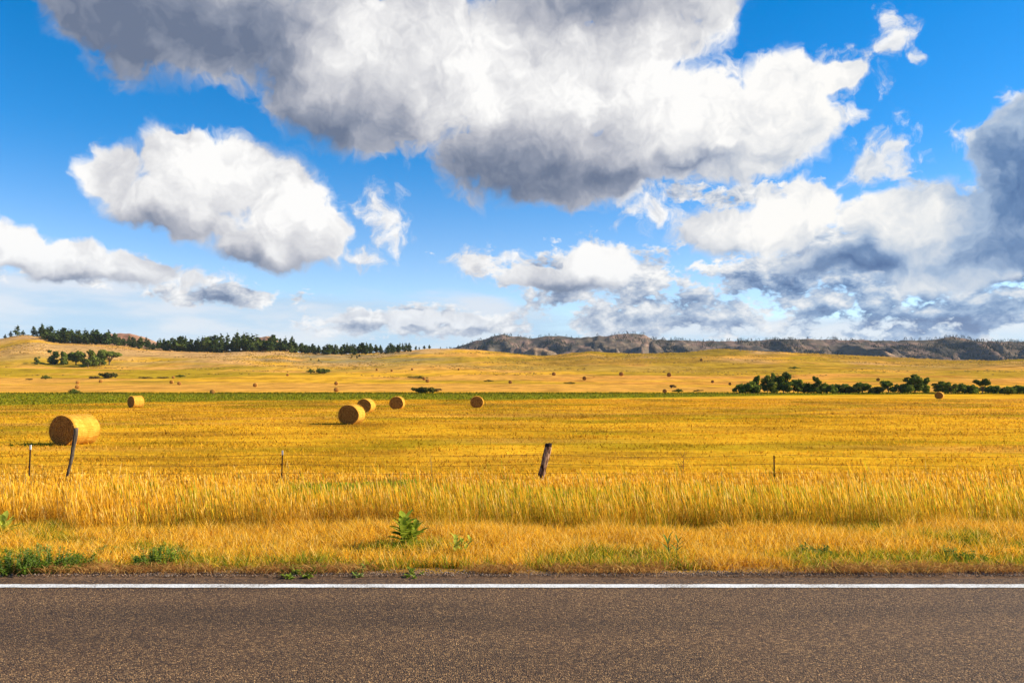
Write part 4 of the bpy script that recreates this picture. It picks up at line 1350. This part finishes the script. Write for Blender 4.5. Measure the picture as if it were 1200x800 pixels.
def t_post(u, vtop, vlow, white, lean=0.0, label=None):
    top = at_depth(u, vtop, FD) - base
    bm = bmesh.new()
    low = Vector((top.x - lean, top.y, -.35)); L_ = top.z - low.z
    for (sx_, sy_, ox_, oy_) in ((.036, .006, 0, 0), (.006, .034, 0, .020)):
        m = Matrix.Translation(Vector((ox_, oy_, L_ / 2))) @ Matrix.Diagonal((sx_, sy_, L_, 1))
        bmesh.ops.create_cube(bm, size=1, matrix=m)
    for k in range(int(L_ / .055)):
        m = Matrix.Translation(Vector((0, -.007, .03 + k * .055))) @ Matrix.Diagonal((.012, .008, .016, 1))
        bmesh.ops.create_cube(bm, size=1, matrix=m)
    for v in bm.verts:
        v.co = v.co + low + Vector((lean * v.co.z / L_, 0, 0))
    o = link('steel_post', bm_mesh('steel_post', bm), fence, [m_steel])
    if label: tag(o, label)
    if white:
        bm = bmesh.new()
        for (sx_, sy_, ox_, oy_) in ((.042, .012, 0, 0), (.012, .038, 0, .023)):
            m = Matrix.Translation(top + Vector((ox_, oy_, -.055))) @ Matrix.Diagonal((sx_, sy_, .125, 1))
            bmesh.ops.create_cube(bm, size=1, matrix=m)
        link('white_tip', bm_mesh('white_tip', bm), o, [m_white])
    return o


t_post(35.6, 521.5, 560, True, .02, 'thin steel post with white tip left of the crooked wooden post')
t_post(331, 528, 560, True, .015, 'thin steel post with white tip in the left half of the fence')
t_post(907, 533.5, 562, False, .0, 'thin dark steel post without white tip in the right half')
t_post(1290, 533.5, 562, False, .0)
t_post(-130, 526, 562, True, .0)

posts_x = [at_depth(u, 540, FD).x for u in (-420, -130, 35.6, 84, 331, 637, 907, 1290, 1600)]
for s, z0 in enumerate((-.30, -.55, -.80, -1.02)):
    V, Q = [], []
    pts = []
    for a_, b_ in zip(posts_x[:-1], posts_x[1:]):
        n = max(6, int((b_ - a_) / .25))
        for i in range(n):
            t = i / n
            pts.append(Vector((a_ + (b_ - a_) * t, -.03, z0 - .05 * math.sin(math.pi * t) * (1 + .6 * math.sin(s * 2 + a_)) - (-1.22))))
    r_ = .0036
    for i, p in enumerate(pts):
        for k in range(4):
            V.append((p.x, p.y + r_ * math.cos(k * math.pi / 2), p.z + r_ * math.sin(k * math.pi / 2)))
    for i in range(len(pts) - 1):
        for k in range(4):
            k2 = (k + 1) % 4
            Q.append([i * 4 + k, i * 4 + k2, (i + 1) * 4 + k2, (i + 1) * 4 + k])
    T = []
    for p in pts[::1]:
        for q in range(2):
            d = Vector((random.uniform(-1, 1), random.uniform(-.5, .5), random.uniform(-1, 1))).normalized() * .03
            e = d.orthogonal().normalized() * .003; o_ = len(V)
            V += [tuple(p - d + e), tuple(p - d - e), tuple(p + d)]; T.append([o_, o_ + 1, o_ + 2])
    link('wire_strand', mesh_np('wire_strand', np.array(V), tris=np.array(T), quads=np.array(Q)), fence, [m_wire])

# ------------------------------------------------------------------ roadside plants
m_mleaf = leaf_material('milkweed_leaf', .45, base=((.26, .32, .025), (.62, .60, .09)), scale=22)
m_stem, g, b = material('green_stem'); b.inputs['Base Color'].default_value = (.13, .17, .05, 1)
m_weed = leaf_material('weed_leaf', .3, base=((.08, .135, .014), (.22, .28, .028)), scale=14)
m_weedlight = leaf_material('light_weed_leaf', .3, base=((.12, .19, .03), (.26, .32, .06)), scale=14)


def leaf_blade(L_, W_, up, az_, root, curl=.35, n=6):
    """one broad leaf folded slightly along its midrib"""
    V, Q = [], []
    for i in range(n + 1):
        t = i / n
        rr = L_ * t
        el_ = up - curl * t
        c = root + Vector((math.cos(az_) * math.cos(el_), math.sin(az_) * math.cos(el_), math.sin(el_))) * rr
        side = Vector((-math.sin(az_), math.cos(az_), 0))
        hw = W_ / 2 * max(.02, math.sin(math.pi * (t * .93 + .05)) ** .8)
        V += [c - side * hw + Vector((0, 0, hw * .35)), c, c + side * hw + Vector((0, 0, hw * .35))]
    for i in range(n):
        a = i * 3
        Q += [[a, a + 1, a + 4, a + 3], [a + 1, a + 2, a + 5, a + 4]]
    return V, Q


def milkweed(u, vb, H, lab, seed, mat=m_mleaf, stems=1, lw=(.20, .088), grp='broad-leaved milkweed plants on the verge'):
    r = random.Random(seed)
    root = empty('milkweed_plant', hit(u, vb, d0=7.3, d1=14))
    sv, sq, lv, lq = [], [], [], []
    for s in range(stems):
        bx, by = (r.uniform(-.06, .06), r.uniform(-.06, .06)) if s else (0, 0)
        tx, ty = bx * 2 + r.uniform(-.04, .04), by * 2
        h = H * (1 if s == 0 else r.uniform(.65, .9))
        tv, tq = trunk_mesh('s', [(bx, by, -.03), ((bx + tx) / 2, (by + ty) / 2, h * .5), (tx, ty, h)], [.007, .006, .004], 6)
        o_ = len(sv); sv += [Vector(v) for v in tv]; sq += [[i + o_ for i in q] for q in tq]
        N = max(4, int(h / .032))
        for k in range(N):
            t = .18 + .82 * k / (N - 1)
            p = Vector((bx + (tx - bx) * t, by + (ty - by) * t, h * t))
            a0 = r.uniform(0, .5) + (k % 2) * math.pi / 2
            for q in range(2):
                sc_ = (1.0 - .45 * abs(t - .55)) * r.uniform(.8, 1.1)
                V_, Q_ = leaf_blade(lw[0] * sc_, lw[1] * sc_, .35 + .75 * t + r.uniform(-.15, .15), a0 + q * math.pi + r.uniform(-.2, .2), p, curl=.25)
                o_ = len(lv); lv += V_; lq += [[i + o_ for i in f] for f in Q_]
    link('stem', mesh_np('stem', np.array([tuple(v) for v in sv]), quads=np.array(sq), smooth=True), root, [m_stem])
    link('leaves', mesh_np('leaves', np.array([tuple(v) for v in lv]), quads=np.array(lq), smooth=True), root, [mat])
    tag(root, lab, 'plant', grp)
    return root


milkweed(476, 645, .30, 'large broad-leaved milkweed standing on the verge left of centre', 3, stems=5)
milkweed(536, 652, .17, 'small milkweed sprig just right of the large milkweed', 4, stems=4, lw=(.11, .042))
milkweed(1, 634, .21, 'milkweed cut by the left edge of the frame at the foot of the tall grass', 6, stems=3)
milkweed(785, 654, .17, 'pale yellow-green spindly plant on the verge right of centre', 8, mat=m_weedlight, stems=2, lw=(.16, .022))


def weed(name, u, vb, W_, H, n, lab, seed, mat, leaf=(.035, .014), cat='weed', grp='green weeds on the road verge'):
    """leafy weed: many small real leaves on arching stems"""
    r = random.Random(seed)
    root = empty(name, hit(u, vb, d0=7.0, d1=14))
    lv, lq, sv, sq = [], [], [], []
    ns = max(8, n // 22)
    for s in range(ns):
        a = r.uniform(0, 6.28); q = r.random() ** .5
        e = Vector((math.cos(a) * W_ / 2 * q, math.sin(a) * .22 * q, H * (1 - .55 * q * q) * r.uniform(.55, 1.05)))
        b0 = Vector((e.x * .75, e.y * .6, -.02)); mid = (b0 + e) / 2 + Vector((0, 0, .02))
        tv, tq = trunk_mesh('s', [b0, mid, e], [.004, .003, .0015], 4)
        o_ = len(sv); sv += [Vector(v) for v in tv]; sq += [[i + o_ for i in f] for f in tq]
        for k in range(n // ns):
            t = r.uniform(.15, 1); p = b0.lerp(e, t)
            V_, Q_ = leaf_blade(leaf[0] * r.uniform(.6, 1.4), leaf[1] * r.uniform(.7, 1.3), r.uniform(-.1, 1.1), r.uniform(0, 6.28), p, n=3)
            o_ = len(lv); lv += V_; lq += [[i + o_ for i in f] for f in Q_]
    link('stems', mesh_np('stems', np.array([tuple(v) for v in sv]), quads=np.array(sq)), root, [m_stem])
    link('leaves', mesh_np('leaves', np.array([tuple(v) for v in lv]), quads=np.array(lq), smooth=True), root, [mat])
    tag(root, lab, cat, grp)


weed('leafy_weed', 180, 666, .46, .23, 1300, 'dense dark green weed clump on the verge at the left, between two grassy gaps', 1, m_weed)
weed('leafy_weed', 62, 670, .60, .22, 1300, 'sprawling green weed near the gravel at the far left, right half', 2, m_weed)
weed('leafy_weed', 18, 672, .55, .23, 1300, 'sprawling green weed at the lower left corner of the verge', 3, m_weed)
weed('leafy_weed', 88, 667, .40, .17, 500, 'loose green weed on the verge between the corner weeds and the dense dark clump', 21, m_weed)
weed('leafy_weed', 38, 655, .34, .15, 380, 'lighter green weed higher on the verge above the sprawling corner weeds', 22, m_weedlight)
weed('leafy_weed', 120, 652, .30, .13, 320, 'pale green weed tuft on the upper verge left of the dense dark clump', 23, m_weedlight)
weed('leafy_weed', 1112, 655, .30, .13, 320, 'pale green weed tuft on the verge left of the dark weed at the right edge', 24, m_weedlight)
weed('leafy_weed', 205, 657, .35, .15, 420, 'lighter green weed just right of the dense dark clump', 4, m_weedlight)
weed('low_weed', 355, 676, .50, .05, 520, 'flat green weed creeping over the gravel left of centre', 5, m_weed)
weed('low_weed', 486, 675, .16, .04, 160, 'small flat green weed on the gravel below the large milkweed', 6, m_weed)
weed('leafy_weed', 1140, 661, .45, .12, 600, 'dark green weed on the verge near the right edge', 7, m_weed)
weed('leafy_weed', 948, 652, .20, .15, 260, 'small upright green weed on the right verge, left of its twin', 8, m_weedlight)
weed('leafy_weed', 966, 652, .18, .14, 240, 'small upright green weed on the right verge, right of its twin', 9, m_weedlight)
weed('leafy_weed', 423, 672, .12, .07, 110, 'tiny yellow-green weed at the gravel edge left of the milkweed', 10, m_weedlight)

# bare dead stalk in the tall grass
bm_pts = []
r = random.Random(12)
root_p = hit(800, 566, d0=16, d1=24)
ex = []
for k in range(13):
    h0 = r.uniform(.25, .75); a = r.uniform(0, 6.28); q = r.uniform(.12, .32)
    ex.append(([(0, 0, h0), (math.cos(a) * q * .5, math.sin(a) * q * .3, h0 + .12), (math.cos(a) * q, math.sin(a) * q * .5, h0 + r.uniform(.15, .35))], [.006, .004, .002]))
tv, tq = trunk_mesh('s', [(0, 0, -.05), (.02, 0, .4), (.06, 0, .95)], [.012, .009, .003], 5, ex)
m_dead, g, b = material('dead_stalk'); b.inputs['Base Color'].default_value = (.16, .085, .035, 1)
o = link('dead_weed_stalk', mesh_np('dead_weed_stalk', tv, quads=tq), None, [m_dead]); o.location = root_p
tag(o, 'bare branching dead weed stalk sticking up by the fence right of centre', 'dry weed')
